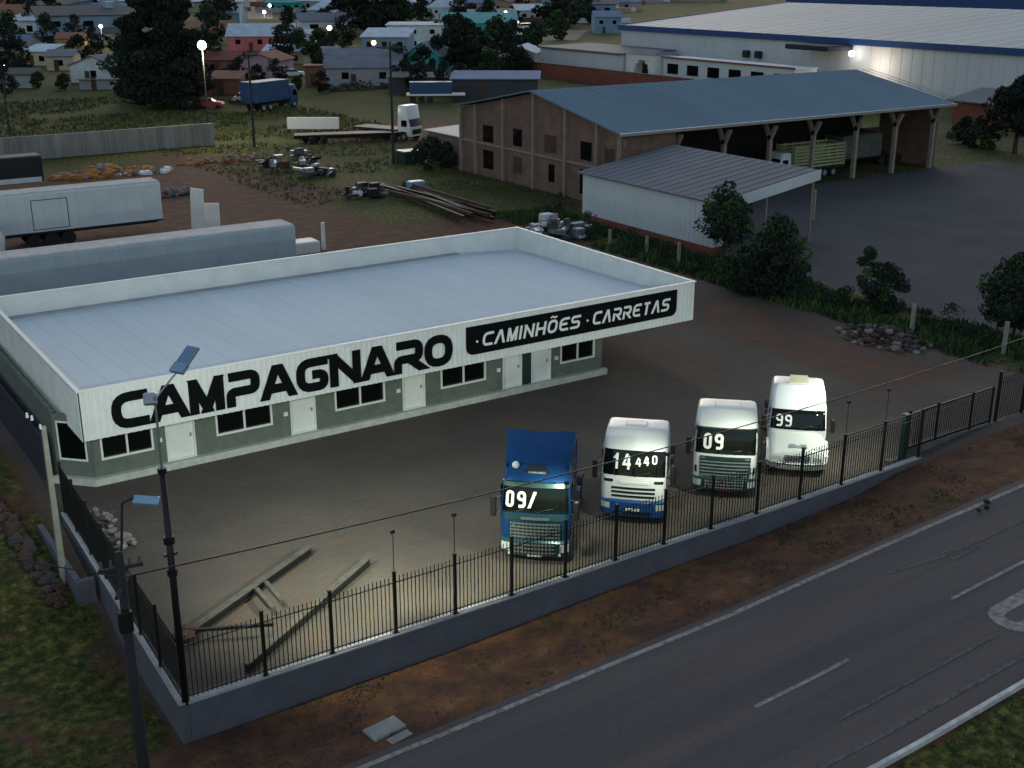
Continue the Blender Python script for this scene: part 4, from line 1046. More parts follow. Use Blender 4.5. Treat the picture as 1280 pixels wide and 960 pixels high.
# low white shed in front of it
t = thing('low_metal_shed', 'low shed with white corrugated side and slate grey sloping roof beside the brick shed', 'shed', (58.4,62.3,0))
lx, hx, y0, y1, zl, zh = 58.4, 68.3, 62.3, 78.0, 4.0, 5.4
s = MB(); ribbed(s, (lx,y1-.1), (lx,y0+.1), .7, zl-.05, (-1,0), .5, .05); ribbed(s, (lx,y0+.12), (lx+1.2,y0+.12), .7, zl, (0,-1), .5, .05); U(s, 'wall', M['grey_sheet'] if False else M['wh_wall'], t)
s = MB(); s.box(lx-.03,lx+.2,y0,y1,-.3,.7); s.box(lx+.2,hx,y1-.2,y1,-.1,4); U(s, 'base_wall', M['brick_red'], t)
s = MB(); s.slab([(lx-.35,y0-.3,zl),(hx,y0-.3,zh),(hx,y1+.3,zh),(lx-.35,y1+.3,zl)], .1)
for k in range(16):
    y = y0+k*1.02; s.bar((lx-.3,y,zl+.003),(hx,y,zh+.003),.05,.03)
U(s, 'roof', M['low_roof'], t)
s = MB(); s.rings([[(lx+1.4,y0-.34,zl-.55),(lx+1.4,y0-.30,zl-.55),(lx+1.4,y0-.30,zl+.22),(lx+1.4,y0-.34,zl+.22)],[(hx+.1,y0-.34,zh-.7),(hx+.1,y0-.30,zh-.7),(hx+.1,y0-.30,zh+.06),(hx+.1,y0-.34,zh+.06)]]); U(s, 'fascia', M['wh_wall'], t)
for x, y in ((hx-.2,y0+.1),(63.4,y0+.1),(hx-.2,70),(hx-.2,77.5)):
    s = MB(); s.tube((x,y,0),(x,y,4.7),.1,n=8); U(s, 'post', M['concr_pil'], t)
# warehouse
t = thing('white_warehouse', 'very large white industrial warehouse with blue eave and pale roof on the right', 'warehouse', (156,40,0))
wx0, wya, wyb, wze = 156.6, 20.0, 197.0, 8.4
s = MB(); s.box(wx0,wx0+.3,wya,wyb,0,wze); s.box(wx0+.303,wx0+60,wyb-.3,wyb,0,wze); s.rings([[(wx0+.3,wyb-.3,wze),(wx0+46,wyb-.3,wze+3.6),(wx0+60,wyb-.3,wze)],[(wx0+.3,wyb,wze),(wx0+46,wyb,wze+3.6),(wx0+60,wyb,wze)]])
U(s, 'wall', M['wh_wall'], t)
s = MB(); 
for k in range(87): s.box(wx0-.04,wx0-.002,wya+k*2.03,wya+k*2.03+.1,.2,wze-.4)
U(s, 'wall_rib', M['wh_wall'], t)
s = MB(); s.rings([[(wx0-.3,y,wze+.3),(wx0+46,y,wze+4.0),(wx0+92,y,wze+.2),(wx0+92,y,wze),(wx0+46,y,wze+3.8),(wx0-.3,y,wze+.1)] for y in (wya,wyb+.3)]); U(s, 'roof', M['wh_roof'], t)
s = MB()
for k in range(43): s.bar((wx0,wya+k*4.07,wze+.33),(wx0+46,wya+k*4.07,wze+4.0),.5,.03)
U(s, 'skylight_strip', M['wh_wall'], t)
s = MB(); s.box(wx0-.55,wx0-.31,wya,wyb+.4,wze-.55,wze+.45); s.rings([[(wx0-.5,wyb+.31,wze-.2),(wx0-.5,wyb+.31,wze+.5),(wx0-.5,wyb+.5,wze+.5),(wx0-.5,wyb+.5,wze-.2)],[(wx0+46,wyb+.31,wze+3.5),(wx0+46,wyb+.31,wze+4.1),(wx0+46,wyb+.5,wze+4.1),(wx0+46,wyb+.5,wze+3.5)]]); U(s, 'eave_trim', M['blue_trim'], t)
s = MB(); s.bbox(150.5,156.55,137.2,146.5,7.0,7.8,.15); U(s, 'canopy', M['navy_sheet'], t)
s = MB(); s.sphere((155.0,136.2,6.6),.45,12,8); U(s, 'wall_lamp', M['lamp_on'], t)
light('warehouse_beam', 'POINT', (153.4,131.5,4.9), 330, (1,.80,.62), None, soft=.4)
for y in (158,161):
    s = MB(); s.bbox(155.6,156.55,y-.6,y+.6,4.6,5.8,.1); U(s, 'wall_vent', M['chassis'], t)
for px in (1250,1215):
    pass
# roof trim of second hall behind
t = thing('far_blue_hall', 'dark blue edged hall roof rising behind the white warehouse', 'warehouse', (256,60,0))
s = MB(); s.box(256,320,20,250,0,14.6); U(s, 'wall', M['blue_trim'], t)
s = MB(); s.slab([(255.6,20,14.7),(320,20,17),(320,250,17),(255.6,250,14.7)], .3); U(s, 'roof', M['wh_roof'], t)
# annexes before the warehouse
t = thing('white_annex', 'low white annex with flat grey roof left of the arched doorway', 'annex', (143,180,0))
s = MB(); s.box(142.8,143.1,179.2,205.5,0,4.6); s.box(143.1,154,205.2,205.5,0,4.6); s.box(143.1,154,179.2,179.5,0,4.6); U(s, 'wall', M['wh_wall'], t)
s = MB(); s.slab([(142.4,179,4.75),(155.5,179,5.0),(155.5,206,5.0),(142.4,206,4.75)], .3); U(s, 'roof', M['low_roof'], t)
t = thing('arched_entrance', 'small white gatehouse with an arched doorway in front of the warehouse', 'gatehouse', (144,174,0))
s = MB(); s.box(143.2,148,170.5,172.2,0,4.8); s.box(143.2,148,176.2,178.6,0,4.8); s.box(143.2,148,172.2,176.2,4.1,4.8)
for k in range(6):
    a0, a1 = pi*k/6, pi*(k+1)/6; ym = 174.2+1.9*(cos(a0)+cos(a1))/2; zz = 2.3+1.7*min(sin(a0),sin(a1))
    s.box(143.25,147.9,174.2+2*min(cos(a0),cos(a1)),174.2+2*max(cos(a0),cos(a1)),zz+.05,4.1)
U(s, 'wall', M['white_sheet'], t)
s = MB(); s.box(145,145.1,172.3,176.1,0,4); U(s, 'door', M['chassis'], t)
s = MB(); s.rings([[(143,170.3,4.8),(148.2,170.3,4.8),(148.2,178.8,4.8),(143,178.8,4.8)],[(145.5,172,5.5),(145.6,172,5.5),(145.6,177,5.5),(145.5,177,5.5)]]); U(s, 'roof', M['low_roof'], t)
t = thing('office_annex', 'white office annex with square windows right of the arched doorway', 'annex', (144,150,0))
s = MB(); s.box(144.4,144.7,138,169.5,0,4.5); s.box(144.7,149.4,138,138.3,0,4.5); U(s, 'wall', M['wh_wall'], t)
s = MB(); s.slab([(144.3,137.7,4.55),(149.5,137.7,4.6),(149.5,170,4.6),(144.3,170,4.55)], .1); U(s, 'roof', M['wh_wall'], t)
s = MB(); s.box(144.1,144.29,137.7,170,4.5,4.75); U(s, 'roof_edge', M['brick_red'], t)
for k in range(6):
    s = MB(); s.box(144.3,144.38,139.5+k*5.2,142.3+k*5.2,1.9,3.6); U(s, 'window', M['glass'], t)
t = thing('brick_yard_wall', 'low red brick wall below the white annex behind the big shed', 'wall', (136,190,0))
s = MB(); s.box(134,134.3,150,214,0,2.6); U(s, 'wall', M['brick_red'], t)
s = MB(); s.box(133.9,134.4,150,214,2.6,2.7); U(s, 'coping', M['concrete_dark'], t)
# red wall + roof at right
t = thing('red_outbuilding', 'low red brick outbuilding with grey roof at the foot of the warehouse', 'outbuilding', (140,92,0))
s = MB(); s.box(139,139.3,70,104,0,2.9); U(s, 'wall', M['brick_red'], t)
s = MB(); s.slab([(138.5,69,3.0),(146,69,4.2),(146,105,4.2),(138.5,105,3.0)], .15); U(s, 'roof', M['low_roof'], t)
for y in (78,88,97): s = MB(); s.box(138.9,138.98,y,y+1.6,1.1,2.3); U(s, 'window', M['glass'], t)
# long concrete wall at left back
s = MB(); s.box(5,49.6,137.6,137.9,0,2.5)
for k in range(23): s.box(5+k*2,5.2+k*2,137.45,137.597,0,2.5)
tag(s.build('concrete_wall', M['streaked']), 'long pale streaked concrete wall behind the dirt lot', 'wall')
# trailers
def semitrailer(name, label, x0, x1, y0, y1, z0, z1, side, roofm, door=None, cat='trailer'):
    t = thing(name, label, cat, (x0,y0,0))
    s = MB(); r = .06
    s.rings([[(x,y0,z0),(x,y1,z0),(x,y1,z1-.12),(x,y1-.15,z1),(x,y0+.15,z1),(x,y0,z1-.12)] for x in (x0,x1)]); U(s, 'cargo_box', side, t)
    s = MB(); s.rings([[(x,y0+.1,z1-.02),(x,y1-.1,z1-.02),(x,y1-.3,z1+.05),(x,y0+.3,z1+.05)] for x in (x0,x1)]); U(s, 'roof_skin', roofm, t)
    s = MB(); s.box(x0+.1,x1-.3,y0+.6,y0+.75,z0-.35,z0-.003); s.box(x0+.1,x1-.3,y1-.75,y1-.6,z0-.35,z0-.003); s.box(x0,x1,y0+.02,y0+.08,z0-.14,z0-.003); U(s, 'chassis', M['chassis'], t)
    if door:
        s = MB(); a, b_ = door
        for q in ((a,a+.05,z0+.15,z1-.5),(b_-.05,b_,z0+.15,z1-.5)): s.box(q[0],q[1],y0-.02,y0-.002,q[2],q[3])
        s.box(a+.05,b_-.05,y0-.02,y0-.002,z0+.15,z0+.2); s.box(a+.05,b_-.05,y0-.02,y0-.002,z1-.55,z1-.5); U(s, 'door_frame', M['chassis'], t)
    for k in range(3):
        for yy in (y0+.3,y1-.3):
            xx = x0+6.5+k*1.25; w = MB(); n = 16
            w.rings([[(xx+.5*cos(2*pi*i/n), yy+o, .5+.5*sin(2*pi*i/n)) for i in range(n)] for o in (-.14,.14)]); U(w, 'wheel', M['tyre'], t)
    return t
semitrailer('box_trailer', 'long white box trailer with a side door frame in the dirt lot', 12.5, 28.6, 92.2, 94.8, 1.15, 4.0, M['trailer_white'], M['trailer_roof'], (19.0,21.6))
semitrailer('box_trailer', 'blue grey box trailer parked directly behind the dealership', 9.5, 30.5, 71.2, 73.8, 1.1, 3.95, M['trailer_grey'], M['trailer_roof'])
ex, ey = G(57,240)
td = semitrailer('dark_trailer', 'black curtain-sided trailer with a pale sill at the left edge', ex-14, ex, ey, ey+2.5, 1.2, 3.3, M['chassis'], M['chassis'])
s = MB(); s.box(ex-13,ex-.2,ey-.06,ey-.004,1.0,1.45); U(s, 'side_sill', M['trailer_white'], td)
x_, y_ = G(10,322,0)
t = thing('white_lorry_cab', 'rounded white lorry cab half seen at the left edge behind the dealership', 'truck', (x_, y_, 0), R(-10))
sec2 = [(.6,1.1,.1),(1.5,1.15,.0),(2.0,1.12,.3),(2.7,1.0,.8)]; f2 = make_front(sec2)
s = cab_body(sec2, f2, 2.2, 1); s.v = [(y, -x, z) for x, y, z in s.v]; s.v = [(-a, b_, c) for a, b_, c in s.v]; s.f = [q[::-1] for q in s.f]; s.build('cab', M['truck_white'], t, 'auto')
s = MB(); s.box(-1.9,-.5,-1.17,1.17,1.7,2.4); s.build('side_window', M['glass'], t)
# small things in the dirt lot
s = MB(); x,y = G(405,312); s.rings([[(x-.12,y-.12,0),(x+.12,y-.12,0),(x+.12,y+.12,0),(x-.12,y+.12,0)],[(x-.1,y-.1,2.0),(x+.1,y-.1,2.0),(x+.1,y+.1,2.0),(x-.1,y+.1,2.0)]]); tag(s.build('white_post', M['frame_white']), 'single white post standing in the dark dirt lot', 'post')
def px_slab(name, label, cat, mt, px, py, w, h, th=.08, rz=0, lean=0, n=1):
    x, y = G(px, py, 0); s = MB()
    s.rings([[(-w/2,0,0),(w/2,0,0),(w/2,th,0),(-w/2,th,0)],[(-w/2,lean,h),(w/2,lean,h),(w/2,lean+th,h),(-w/2,lean+th,h)]])
    o = s.build(name, M[mt]); o.location = (x,y,0); o.rotation_euler = (0,0,R(rz)); return tag(o, label, cat)
px_slab('white_sheet', 'tall leaning white panel by the box trailer', 'panel', 'white_sheet', 247, 287, 1.5, 3.2, .1, -70, .2)
px_slab('white_sheet', 'shorter upright white panel beside the tall leaning one', 'panel', 'white_sheet', 266, 284, 1.2, 1.9, .1, -30, .1)
s = MB(); x,y = G(288,300); s.bar((x-1,y,.05),(x+2.2,y-.3,.05),1.1,.3); tag(s.build('white_slab', M['plate']), 'low white slab lying behind the grey trailer', 'slab')
s = MB(); x,y = G(378,316); s.bbox(x-1.2,x+1.1,y-.8,y+.8,0,.9,.1); tag(s.build('white_tank', M['plate']), 'pale water box right of the grey trailer end', 'tank')
def heap(name, label, cat, px, py, rx, ry, n, r0, r1, mats, zz=.6, seed=1, kind=None, z0=0):
    rd = random.Random(seed); x, y = G(px, py, 0); s = MB()
    for _ in range(n):
        a, q = rd.uniform(0,2*pi), rd.random()**.6
        rock(s, (x+rx*q*cos(a), y+ry*q*sin(a), rd.uniform(0,zz)*(1-q)+z0), rd.uniform(r0,r1), rd, rd.randrange(len(mats)))
    return tag(s.build(name, [M[k] for k in mats]), label, cat, kind=kind)
heap('clay_heap', 'orange and yellow clay heap behind the white box trailer', 'heap', 130, 218, 5, 2.2, 60, .3, .9, ['clay','clay','stone'], .8, 2)
heap('rubble_heap', 'whitish rubble heap beside the end of the white box trailer', 'rubble', 213, 243, 2.6, 1.8, 45, .2, .6, ['stone','stone_dark','brick_red','stone'], .8, 3)
heap('rubble_heap', 'scattered reddish rubble at the back of the dirt lot', 'rubble', 285, 200, 6, 3, 50, .15, .5, ['brick_red','clay','stone'], .3, 4, 'stuff')
heap('rubble_heap', 'low pale rubble row behind the white box trailer roof', 'rubble', 185, 216, 3.5, 1.2, 26, .25, .55, ['stone','plate'], .4, 14)
heap('stone_pile', 'long pile of pale and brown stones at the right edge of the yard', 'stone pile', 1105, 424, 2.0, 2.9, 190, .08, .26, ['stone','stone_dark','stone_dark','rust'], .9, 5)
def car(name, label, px, py, rz, body, L=4.3, cat='car', grp=None, van=False, W=.85, sc_=1):
    x, y = G(px, py, 0); t = thing(name, label, cat, (x,y,0), R(rz), grp); t.scale = (sc_,)*3
    s = MB(); prof = [(-L/2,.35),(-L/2,.8),(-L/2+.15,.92),(-L/2+.9,1.0),(L/2-1.0,.98),(L/2-.15,.85),(L/2,.6),(L/2,.35)]
    s.rings([[(x,-W,z) for x,z in prof][::-1],[(x,W,z) for x,z in prof][::-1]]); s.build('body', M[body], t)
    s = MB(); h = 1.42 if not van else 1.9; s.rings([[(-L/2+.5,-W+.06,.97),(L/2-1.2,-W+.06,.97),(L/2-1.2,W-.06,.97),(-L/2+.5,W-.06,.97)],[(-L/2+.9,-W+.16,h),(L/2-2.0,-W+.16,h),(L/2-2.0,W-.16,h),(-L/2+.9,W-.16,h)]]); s.build('cabin_glass', M['glass'], t)
    s = MB(); s.box(-L/2+.92,L/2-2.02,-W+.18,W-.18,h,h+.04); s.build('roof', M[body], t)
    for a in (-L/2+.8,L/2-.8):
        for b_ in (-W,W):
            s = MB(); s.rings([[(a+.3*cos(2*pi*i/12), b_+o, .3+.3*sin(2*pi*i/12)) for i in range(12)] for o in (-.1,.02)]); s.build('wheel', M['tyre'], t)
    return t
def cargo(name, label, px, py, rz, cabm, boxm, boxh=2.6, L=9, cat='truck', slats=False, cabh=2.7, deck=1.1):
    x, y = G(px, py, 0); t = thing(name, label, cat, (x,y,0), R(rz))
    sc2 = [(.5,1.1,.05),(1.3,1.14,.0),(1.5,1.14,.03),(2.3,1.1,.25),(cabh,1.04,.5)]; fq = make_front(sc2)
    s = cab_body(sc2, fq, 1.7, 1); s.build('cab', M[cabm], t, 'auto')
    patch(fq, -.9,.9,1.5,2.25,.015,.03,10,2).build('windshield', M['glass'], t)
    patch(fq, -.7,.7,.7,1.2,.02,.03,6,1).build('grille', M['grille_dark'], t)
    for sg in (-1,1):
        s = MB(); spatch(s, sg*1.145, .5, 1.2, 1.5, 2.15); s.build('side_window', M['glass'], t)
    s = MB(); s.box(-.4,-.3,1.5,L,.7,.95); s.box(.3,.4,1.5,L,.7,.95); s.build('chassis', M['chassis'], t)
    if boxh:
        s = MB()
        if slats:
            for k in range(7):
                z = deck+.1+k*boxh/7
                for q in ((-1.25,-1.2,1.95,L),(1.2,1.25,1.95,L)): s.box(q[0],q[1],q[2],q[3],z,z+boxh/7*.62)
                for q in ((-1.19,1.19,1.95,2.0),(-1.19,1.19,L-.05,L)): s.box(q[0],q[1],q[2],q[3],z,z+boxh/7*.62)
            for k in range(7):
                yy = 2.02+k*(L-2.1)/6
                for sg in (-1,1): s.box(sg*1.27-.02,sg*1.27+.02,yy-.05,yy+.05,deck,deck+boxh+.1)
            s.build('slatted_body', M[boxm], t)
            s = MB(); s.box(-1.22,1.22,1.9,L,deck-.15,deck); s.build('deck', M['chassis'], t)
        else:
            s.bbox(-1.25,1.25,1.9,L,deck,deck+boxh,.06); s.build('cargo_box', M[boxm], t)
    else:
        s.v = []; s = MB(); s.box(-1.22,1.22,1.9,L,deck-.12,deck+.05); s.build('flat_deck', M[boxm], t)
    for yy in (.95, L-2.6, L-1.4):
        for sg in (-1,1): wheel(t, sg*1.0, yy, .48)
    return t
tt = cargo('cattle_truck', 'pale cattle truck with slatted yellow green sides under the open shed roof', 1008, 212, 0, 'trailer_white', 'wood_green', 2.2, 9.0, slats=True)
xx, yy = 84.8, 81.9
tt.location = (85.2,83.6,0); tt.rotation_euler = (0,0,R(-90+6)); tt.rotation_euler = (0,0,R(-90+0))
tt.rotation_euler = (0,0,R(270+0)); 
# front towards -x: local -y -> -x
tt.rotation_euler = (0,0,R(-90)); tt.location = (84.9,83.4,0)
tt = semitrailer('dark_trailer', 'dim grey trailer parked deepest inside the open shed', 96, 102, 84.5, 87, 1.1, 3.4, M['concrete_dark'], M['chassis'])
tt = cargo('tractor_truck', 'white tractor truck standing on the grass field behind the yard', 512, 178, 0, 'truck_white', 'chassis', 0, 7.5, cabh=3.5)
tt.rotation_euler = (0,0,R(25)); tt.scale = (1.15,)*3
tt.location = (*G(522,176,0),0)
s = MB(); x,y = G(440,178,0); s.bar((x-6,y+3,.9),(x+6,y-2,1.0),2.4,.15); s.bar((x-6,y+3,.5),(x+6,y-2,.55),.8,.3)
for k in (-4.6,-3.4,4.2):
    for o in (-1,1): s.rings([[(x+k+.45*cos(2*pi*i/12), y-k*.42+o+w, .45+.45*sin(2*pi*i/12)) for i in range(12)] for w in (-.12,.12)])
tag(s.build('flatbed_trailer', M['chassis']), 'dark low flatbed trailer coupled behind the white tractor truck in the field', 'trailer')
s = MB(); x,y = G(392,166,0); d_ = (cos(R(-33)),sin(R(-33))); s.bar((x-3.2*d_[0],y-3.2*d_[1],.5),(x+3.2*d_[0],y+3.2*d_[1],.5),.4,1.4); tag(s.build('white_dump_body', M['plate']), 'whitish low dump body lying on the grass field', 'dump body')
# scrap row
rd = random.Random(21)
def scrap(name, label, px, py, n, rx, ry, h, seed, mats=('scrap','chassis','steel','rust')):
    rd = random.Random(seed); x, y = G(px, py, 0); s = MB()
    for _ in range(n):
        a, q = rd.uniform(0,2*pi), rd.random()**.5; cx, cy = x+rx*q*cos(a), y+ry*q*sin(a); z = rd.uniform(0,h)*(1-q*.6); k = rd.randrange(len(mats)); ang = rd.uniform(0,pi)
        L = rd.uniform(.4,1.6)
        if rd.random() < .5: s.bar((cx-cos(ang)*L/2,cy-sin(ang)*L/2,z),(cx+cos(ang)*L/2,cy+sin(ang)*L/2,z+rd.uniform(-.2,.3)), rd.uniform(.1,.7), rd.uniform(.08,.4), k)
        else: s.bbox(cx-L*.3,cx+L*.3,cy-L*.25,cy+L*.25,z,z+rd.uniform(.2,.8),.04,k)
    return tag(s.build(name, [M[k] for k in mats]), label, 'scrap')
scrap('scrap_pile', 'grey heap of scrapped vehicle frames at the edge of the dirt lot', 362, 212, 46, 3.4, 1.6, 2.2, 1)
scrap('scrap_pile', 'dark scrap heap just right of the grey vehicle frames', 392, 222, 26, 2.2, 1.2, 1.2, 2)
scrap('scrap_pile', 'scrap heap with pale sheet near the start of the dark beams', 455, 246, 26, 2.2, 1.2, 1.0, 3, ('scrap','plate','chassis'))
scrap('scrap_pile', 'jumbled grey machine parts behind the right end of the dealership roof', 698, 297, 40, 2.8, 1.6, 1.8, 4, ('scrap','steel','wh_wall'))
scrap('porch_clutter', 'clutter under the porch of the grey roofed house', 450, 112, 60, 6, 1.2, 1.5, 5, ('concrete_dark','scrap','stone_dark'))
s = MB(); rd = random.Random(9)
for k in range(9):
    a = G(478+rd.uniform(-10,30), 240+rd.uniform(-6,8)); b_ = G(600+rd.uniform(-30,40), 276+rd.uniform(-6,6)); s.bar((*a,.2+rd.uniform(0,.5)),(*b_,.2+rd.uniform(0,.5)),.22,.25, k % 2)
tag(s.build('beam_stack', [M['chassis'],M['rust']]), 'long stack of dark steel beams lying along the dirt lot edge', 'beams')
s = MB(); a = G(520,238); s.bbox(a[0]-.8,a[0]+.8,a[1]-.5,a[1]+.5,.1,.9,.1); tag(s.build('blue_barrel_box', M['blue_panel']), 'small pale blue box on the dark beam stack', 'box')
s = MB(); a = G(512,203); s.bbox(a[0]-1.2,a[0]+1.2,a[1]-1,a[1]+1,0,1.3,.1); tag(s.build('green_container', M['grille_green']), 'small green water container beside the bush left of the brick shed', 'container')
t = thing('brick_lean_to', 'low pinkish brick lean-to with pale roof edge joined left of the brick shed', 'outbuilding', (60,106,0))
s = MB(); s.box(64.2,64.5,106.3,113,0,3.2); s.box(64.5,70,112.8,113,0,3.2); U(s, 'wall', M['brick'], t)
s = MB(); s.slab([(63.8,106.1,3.35),(72,106.1,3.7),(72,113.4,3.7),(63.8,113.4,3.35)], .12); U(s, 'roof', M['wh_roof'], t)
# boundary posts
for k, (px, py, py2, wh) in enumerate([(762,310,287,'nearest the dealership roof tip'),(808,318,295,'in front of the middle of the low metal shed'),(848,330,303,'third along the hedge from the roof tip'),(1139,418,380,'behind the stone pile'),(1254,442,402,'under the bush at the right edge'),(1016,275,238,'by the low shed canopy')]):
    x, y = G(px, py, 0); h = zfit(x, y, py2); s = MB(); s.box(x-.09,x+.09,y-.09,y+.09,0,max(h,1.2)); tag(s.build('concrete_post', M['post_conc']), 'pale concrete boundary post '+wh, 'post', 'concrete boundary posts along the hedge')
# ------------------------------------------------------------------ trees
from mathutils import Vector
def leaves(s, c, r, n, ls, rd, mi, flat=1.0):
    for _ in range(n):
        while True:
            v = Vector((rd.uniform(-1,1), rd.uniform(-1,1), rd.uniform(-1,1)))
            if .15 < v.length < 1: break
        v = v.normalized()*(v.length**.5)*r; v.z *= flat
        p = Vector(c)+v
        a = Vector((rd.gauss(0,1), rd.gauss(0,1), rd.gauss(0,1))).normalized(); b_ = a.cross(Vector((rd.gauss(0,1), rd.gauss(0,1), rd.gauss(0,1)))).normalized()
        l = ls*rd.uniform(.6,1.3); w = l*rd.uniform(.4,.7)
        s.add([p-a*l/2, p+b_*w/2, p+a*l/2, p-b_*w/2], [(0,1,2,3)], rd.choice(mi))
def tree_mesh(seed, h, rw, clumps, per, ls, mats, trunk=.25, kind='round', base=.25, cr=.32):
    rd = random.Random(seed); s = MB(); tr = MB()
    tr.tube((0,0,-.2),(0,0,h*.35),trunk,trunk*.7,8); tr.tube((0,0,h*.35),(rd.uniform(-.2,.2)*rw,rd.uniform(-.2,.2)*rw,h*.85),trunk*.7,trunk*.15,7)
    for k in range(clumps):
        if kind == 'round':
            t = rd.random(); z = h*(base+(1-base)*t)*1.0; env = math.sin(pi*min(1,max(.08,(z/h-base*.8)/(1-base*.8)))**.8)
            a = rd.uniform(0,2*pi); q = rw*env*rd.uniform(.35,1.0); c = (q*cos(a), q*sin(a), z*.93); r = rw*cr*rd.uniform(.6,1.25)
        else:
            t = rd.random()**1.2; z = h*(base+(1-base)*t); a = rd.uniform(0,2*pi); q = rw*(1-t)**.8*rd.uniform(.3,1.05)+.15; c = (q*cos(a), q*sin(a), z-.12*q); r = rw*cr*(1.1-.8*t)*rd.uniform(.7,1.2)
        if k % 3 == 0 and q > .3: tr.tube((0,0,max(.2,c[2]*.62)),(c[0]*.9,c[1]*.9,c[2]),trunk*.28,trunk*.08,5)
        leaves(s, c, r, per, ls, rd, [0] if k % 4 else [1] if k % 8 else [2], .75 if kind == 'round' else .45)
    return s.mesh('crown', mats), tr.mesh('trunk', M['bark'])
def put_tree(msh, x, y, z, label, rz=0, scl=1, name='tree', group=None, cat='tree'):
    t = thing(name, label, cat, (x,y,z), rz, group); t.scale = (scl,)*3 if not isinstance(scl, tuple) else scl
    c = bpy.data.objects.new('crown', msh[0]); COL.objects.link(c); c.parent = t
    k = bpy.data.objects.new('trunk', msh[1]); COL.objects.link(k); k.parent = t
    return t
LM = [M['leaf_dark'], M['plant_leaf'], M['leaf_light']]; LD = [M['leaf_dark'], M['leaf_dark'], M['plant_leaf']]; LB = [M['leaf_black'], M['leaf_black'], M['leaf_dark']]
near1 = tree_mesh(1, 6.1, 1.75, 60, 85, .28, LM, .12, base=.32)
near2 = tree_mesh(2, 5.0, 1.85, 85, 95, .28, LD, .14, base=.1)
x,y = 57.2,60.0; put_tree(near1, x, y, 0, 'slender leafy tree before the right end of the low metal shed', .3)
x,y = G(968,372); put_tree(near2, x, y, 0, 'dense dark bushy tree right of the slender tree by the hedge', 1.0, (1,1,1.05))
x,y = G(935,365); put_tree(tree_mesh(12, 3.0, 2.0, 60, 90, .26, LD, .08, base=.05), x, y, 0, 'dark shrub filling the gap under the two hedge trees', 1.0, name='shrub', cat='shrub')
x,y = G(1104,388); put_tree(tree_mesh(3, 2.9, 1.5, 60, 90, .2, LD, .07, base=.02), x, y, 0, 'rounded green bush on the hedge behind the stone pile', 0, name='bush', cat='bush')
x,y = G(1080,386); put_tree(tree_mesh(4, 4.0, .9, 30, 60, .2, LM, .05, base=.35), x, y, 0, 'thin sparse sapling left of the rounded green bush', 0, name='sapling')
x,y = G(1266,425); put_tree(tree_mesh(5, 5.0, 2.0, 90, 100, .24, LD, .1, base=.2), x, y, 0, 'leafy dark tree with yellow-green foot at the right edge of the yard', 0)
x,y = G(1268,192); put_tree(tree_mesh(6, 8.2, 3.6, 50, 120, .55, LB, .3, base=.35), x, y, 0, 'dark round tree at the right edge before the warehouse', 0)
for px, py, w, sd in ((1225,186,2.4,31),(1205,180,2,32),(540,212,2.2,33),(560,208,1.6,34)):
    x,y = G(px,py); put_tree(tree_mesh(sd, w*1.5, w, 26, 70, .4, LD, .1, base=.05), x, y, 0, {1225:'dark shrub at the foot of the red outbuilding',1205:'small dark shrub right of the open shed end',540:'bush against the left corner of the brick shed',560:'lower bush touching the brick lean-to'}[px], 0, name='shrub', cat='shrub')
big = tree_mesh(7, 29, 7.6, 240, 190, .8, LB, .5, 'cone', base=.07, cr=.30)
x,y = G(207,134); put_tree(big, x, y, 0, 'huge almost black conifer left of the lit street lamp', 0, (.86,.86,1), 'conifer')
# hedge plants
hs = [tree_mesh(40+k, 1.2+.4*k, .9+.25*k, 14, 60, .16, LM if k % 2 else LD, .03, base=.02) for k in range(3)]
rd = random.Random(5)
spots = [(700,268),(735,300),(790,318),(830,328),(868,340),(1000,372),(1035,386),(1060,384),(1160,408),(1185,415),(1215,425),(1240,436)]
wh = ['by the scrap parts behind the dealership','at the near corner of the low metal shed','below the middle of the low metal shed','left of the third boundary post','at the foot of the slender tree','at the right foot of the dense dark tree','between the dense tree and the sapling','at the foot of the thin sapling','right of the post behind the stone pile','second right of the post behind the stone pile','left of the right edge tree','below the right edge tree']
for (px, py), w_ in zip(spots, wh):
    x, y = G(px, py); put_tree(rd.choice(hs), x, y, 0, 'low green hedge shrub '+w_, rd.uniform(0,6), rd.uniform(.8,1.2), 'hedge_shrub', 'low shrubs along the boundary hedge', 'shrub')
